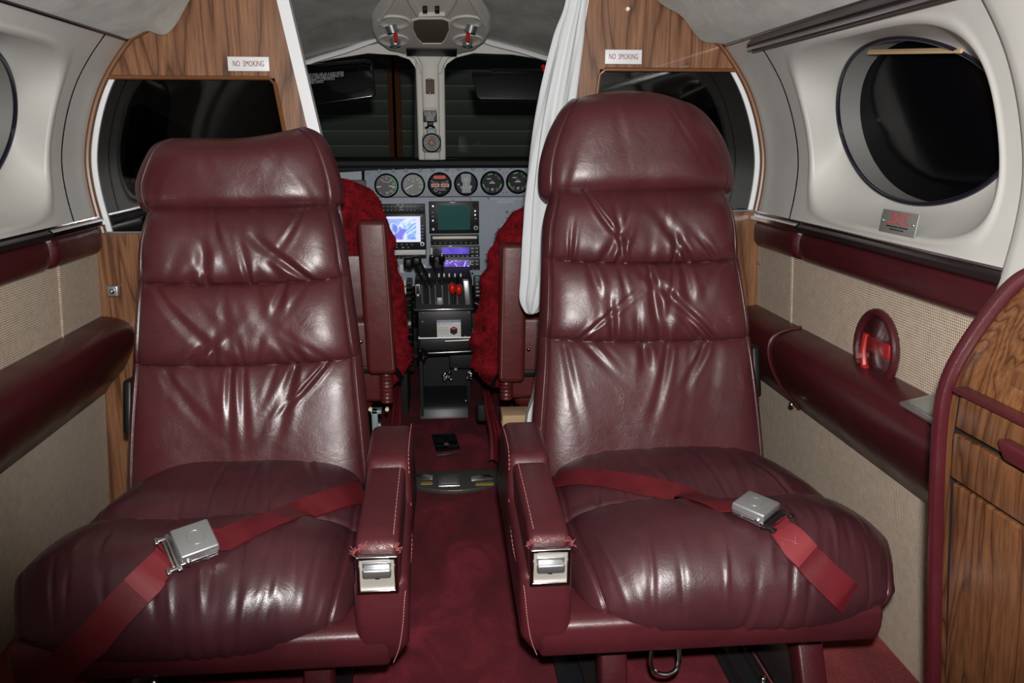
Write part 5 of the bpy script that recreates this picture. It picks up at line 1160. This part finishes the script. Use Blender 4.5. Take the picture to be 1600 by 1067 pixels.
# seat track on the right
a = at(1150, 1000, Z=.006); rt = root('seat_track', 'dark floor track with bare metal channel under the right seat', 'seat track', (.50, 1.2, 0))
g = G(); g.box(.475, .54, .6, 1.75, .0, .012, .002); g.build('channel', 'black_box', rt); g = G(); g.box(.482, .497, .6, 1.75, .010, .015, .001); g.box(.52, .532, .6, 1.75, .010, .015, .001); g.build('track_rails', 'dark_metal', rt)
g = G(); p = at(1192, 1062, Z=.016); g.sphere((p.x, p.y, .016), .007, seg=10); g.build('bolt', 'chrome', rt)
rt = root('seat_track', 'dark floor track under the right seat beside the aisle', 'seat track', (.19, 1.2, 0))
g = G(); g.box(.185, .235, .6, 1.75, .0, .010, .002); g.build('channel', 'black_box', rt)

# ------------------------------------------------------------------ pilot seats
def pilot_seat(s, label, edge, cxp, armp, strap):
    rt = root('pilot_seat', label, 'seat', (cxp, 2.2, 0), 'sheepskin covered pilot seats')
    rs = np.random.RandomState(20+s)
    ez = [e[0] for e in edge]; exx = [e[1] for e in edge]
    NU, NV = 110, 150; u = np.linspace(-1, 1, NU); u = u*(1.3-.3*u**2); v = np.linspace(0, 1, NV); U, V = np.meshgrid(u, v); z0, z1 = min(ez), max(ez); Z = z0+(z1-z0)*V
    inn = np.interp(Z, ez, exx); outr = 2*cxp-inn
    xl, xr = (outr, inn) if s < 0 else (inn, outr); X = (xl+xr)/2+(xr-xl)/2*U
    k = np.clip(1-np.abs(U)**3.2, 0, 1)**.5*np.clip(1-np.abs(2*V-1)**7, 0, 1)**.5; lump = softlumps(X, Z, rs, 16, 40, 130, .008)
    Yc = 2.25+.10*(Z-.3); FR = np.stack([X+lump*.8*np.sign(U)*np.abs(U)**6, Yc-(.055+lump)*k, Z], -1); BK = np.stack([X+lump*.8*np.sign(U)*np.abs(U)**6, Yc+.07*k, Z], -1)
    g = G(); g.grid(FR); g.grid(BK)
    # tufts of pile
    for _ in range(15000):
        i = rs.randint(2, NV-3); j = rs.randint(0, NU-1); fr = FR if rs.rand() < .8 else BK
        p = Vector(fr[i, j]); du = Vector(FR[i, min(j+1, NU-1)]-FR[i, max(j-1, 0)]); dv = Vector(FR[i+1, j]-FR[i-1, j]); nn = du.cross(dv)
        if nn.length < 1e-9: continue
        nn.normalize(); nn = nn if nn.y < 0 else -nn
        if abs(U[i, j]) > .93: nn = (nn+Vector((math.copysign(1, U[i, j]), 0, 0))).normalized()
        if V[i, j] > .95: nn = (nn+Vector((0, 0, 1))).normalized()
        d = (nn+Vector(rs.normal(0, .45, 3))+Vector((0, 0, -.35))).normalized()*rs.uniform(.004, .008); w_ = d.orthogonal().normalized()*.0014
        p = p+Vector((rs.uniform(-.003, .003), 0, rs.uniform(-.003, .003))); g.add([p-w_, p+w_, p+d], [(0, 1, 2)])
    g.build('sheepskin_cover', 'fur', rt, recalc=False, angle=70)
    # leather back shell nearer to the cabin
    sx = lambda a: cxp+(a-cxp)
    ix = exx[len(exx)//2]
    sh = [(.12, 0), (.165, .0)]
    a_in = armp['x0'] if s > 0 else armp['x1']
    far = cxp-s*-.16
    x0, x1 = sorted((cxp+s*.12, (armp['x0']+armp['x1'])/2+ -s*(-.0)))
    g = G(); g.box(x0, x1, 2.13, 2.20, .215, .44, .014, 4); g.build('lower_back', 'brown_leather', rt)
    xs = (armp['x0']+armp['x1'])/2
    g = G(); pts = [(xs+ -s*.012, 2.12, z) for z in np.linspace(.22, .31, 30)]; g.tube(pts, [.017+.0012*math.sin(i*1.9) for i in range(30)], 12); g.build('gathered_bolster', 'brown_leather', rt)
    g = G(); g.box(x0, x1+.01*(s < 0), 2.205, 2.22, .30, .60, .006); g.build('back_panel', 'brown_leather', rt)
    g = G(); g.box(min(x0, x1)-.0, max(x0, x1)+.02*(s < 0), 2.105, 2.115, armp['zs']-.009, armp['zs']+.009, .002)
    q = (armp['x1'] if s < 0 else armp['x0']); g.tube([(q, 2.11, armp['zs']-.0), (q-s*.012, 2.12, armp['zs']-.02), (q-s*.012, 2.14, armp['zs']-.045)], .007, 8, flat=.4); g.build('black_strap', 'black', rt)
    # folded armrest
    x0, x1, z0, z1 = armp['x0'], armp['x1'], armp['z0'], armp['z1']; dx = armp['lean']
    mt = Matrix(((1, 0, dx/(z1-z0), -dx/(z1-z0)*(z0+z1)/2), (0, 1, 0, 0), (0, 0, 1, 0), (0, 0, 0, 1)))
    g = G(); g.box(x0, x1, 2.045, 2.10, z0, z1, .013, 5, m=mt); ar = g.build('folded_armrest', 'brown_leather', rt)
    g = G(); xe = x1 if s < 0 else x0
    for sgx in ((x1-.007) if s < 0 else (x0+.007),):
        zz_ = np.linspace(z0+.015, z1-.012, 90)
        for i in range(0, 90): p = mt @ Vector((sgx, 2.0455, zz_[i])); g.tube([p, p+Vector((0, 0, .0022))], .0007, 4)
    g.build('stitching', 'foam', ar, smooth=False)
    g = G(); p = Vector(((x0-.010) if s < 0 else (x1+.010), 2.08, z0+.08)); g.sphere(p, .0045, seg=10); g.build('stud', 'chrome', rt)
    # hanging red cloth strap
    pr = [at(x, y, Y=yy) for x, y, yy in strap]; rows = []
    for i, p in enumerate([Vector(q) for q in cr([tuple(q) for q in pr], 8)]):
        f = i/(8*(len(pr)-1)); w_ = .008+.016*f; rows.append([(p.x+w_*a, p.y-.012*math.cos(a*5), p.z) for a in np.linspace(-1, 1, 13)])
    g = G(); P = np.array(rows); g.grid(P); P2 = P.copy(); P2[..., 1] += .004; g.grid(P2); g.build('red_side_cloth', 'webbing', rt, recalc=False)
    g = G(); g.box(cxp-.17, cxp+.17, 2.20, 2.62, .16, .24, .03, 4); g.build('seat_pan', 'brown_leather', rt)
    g = G(); g.box(cxp-.14, cxp+.14, 2.26, 2.58, .0, .16, .01); g.build('seat_frame', 'black_soft', rt)
    return rt
psl = pilot_seat(-1, 'left pilot seat in dark red sheepskin, seen behind the left cabin seat', [(.205, -.150), (.225, -.140), (.25, -.105), (.30, -.080), (.36, -.080), (.45, -.092), (.55, -.108), (.62, -.118), (.68, -.133), (.73, -.152), (.762, -.179), (.782, -.215), (.795, -.26), (.80, -.30)], -.36,
    dict(x0=-.192, x1=-.120, z0=.315, z1=.702, lean=-.012, zs=.312), [(622, 606, 2.16), (620, 640, 2.12), (618, 680, 2.08), (620, 730, 2.05)])
psr = pilot_seat(1, 'right pilot seat in dark red sheepskin, seen between curtain and pedestal', [(.215, .150), (.235, .120), (.27, .095), (.32, .085), (.42, .098), (.52, .118), (.60, .140), (.65, .165), (.70, .205), (.727, .253), (.745, .32)], .37,
    dict(x0=.150, x1=.217, z0=.285, z1=.642, lean=.008, zs=.292), [(760, 612, 2.16), (765, 640, 2.12), (775, 680, 2.08), (778, 720, 2.05)])
rs_ = None
g = G(); a = at(583, 640, Y=2.1); g.box(a.x-.006, a.x+.022, 2.09, 2.12, a.z-.010, a.z, .002); g.box(a.x-.004, a.x+.012, 2.09, 2.11, a.z-.085, a.z, .002); g.box(a.x+.010, a.x+.020, 2.085, 2.10, a.z-.085, a.z-.035, .003)
g.build('seat_bracket', 'bracket', psl)
g = G()
for x in (579, 605): p = at(x, 638, Y=2.09); g.cyl(p, p+Vector((0, -.01, 0)), .005, seg=10)
g.build('bracket_bolts', 'cream', psl)
a = at(785, 652, Y=2.1); b = at(829, 674, Y=2.1); g = G(); g.box(a.x, b.x, 2.10, 2.18, b.z, a.z+.004, .004); g.build('exposed_foam', 'foam', psr)
a = at(745, 640, Y=2.2); g = G(); g.box(a.x, a.x+.03, 2.18, 2.22, a.z-.03, a.z+.02, .008); g.build('black_pad', 'black_soft', psr)
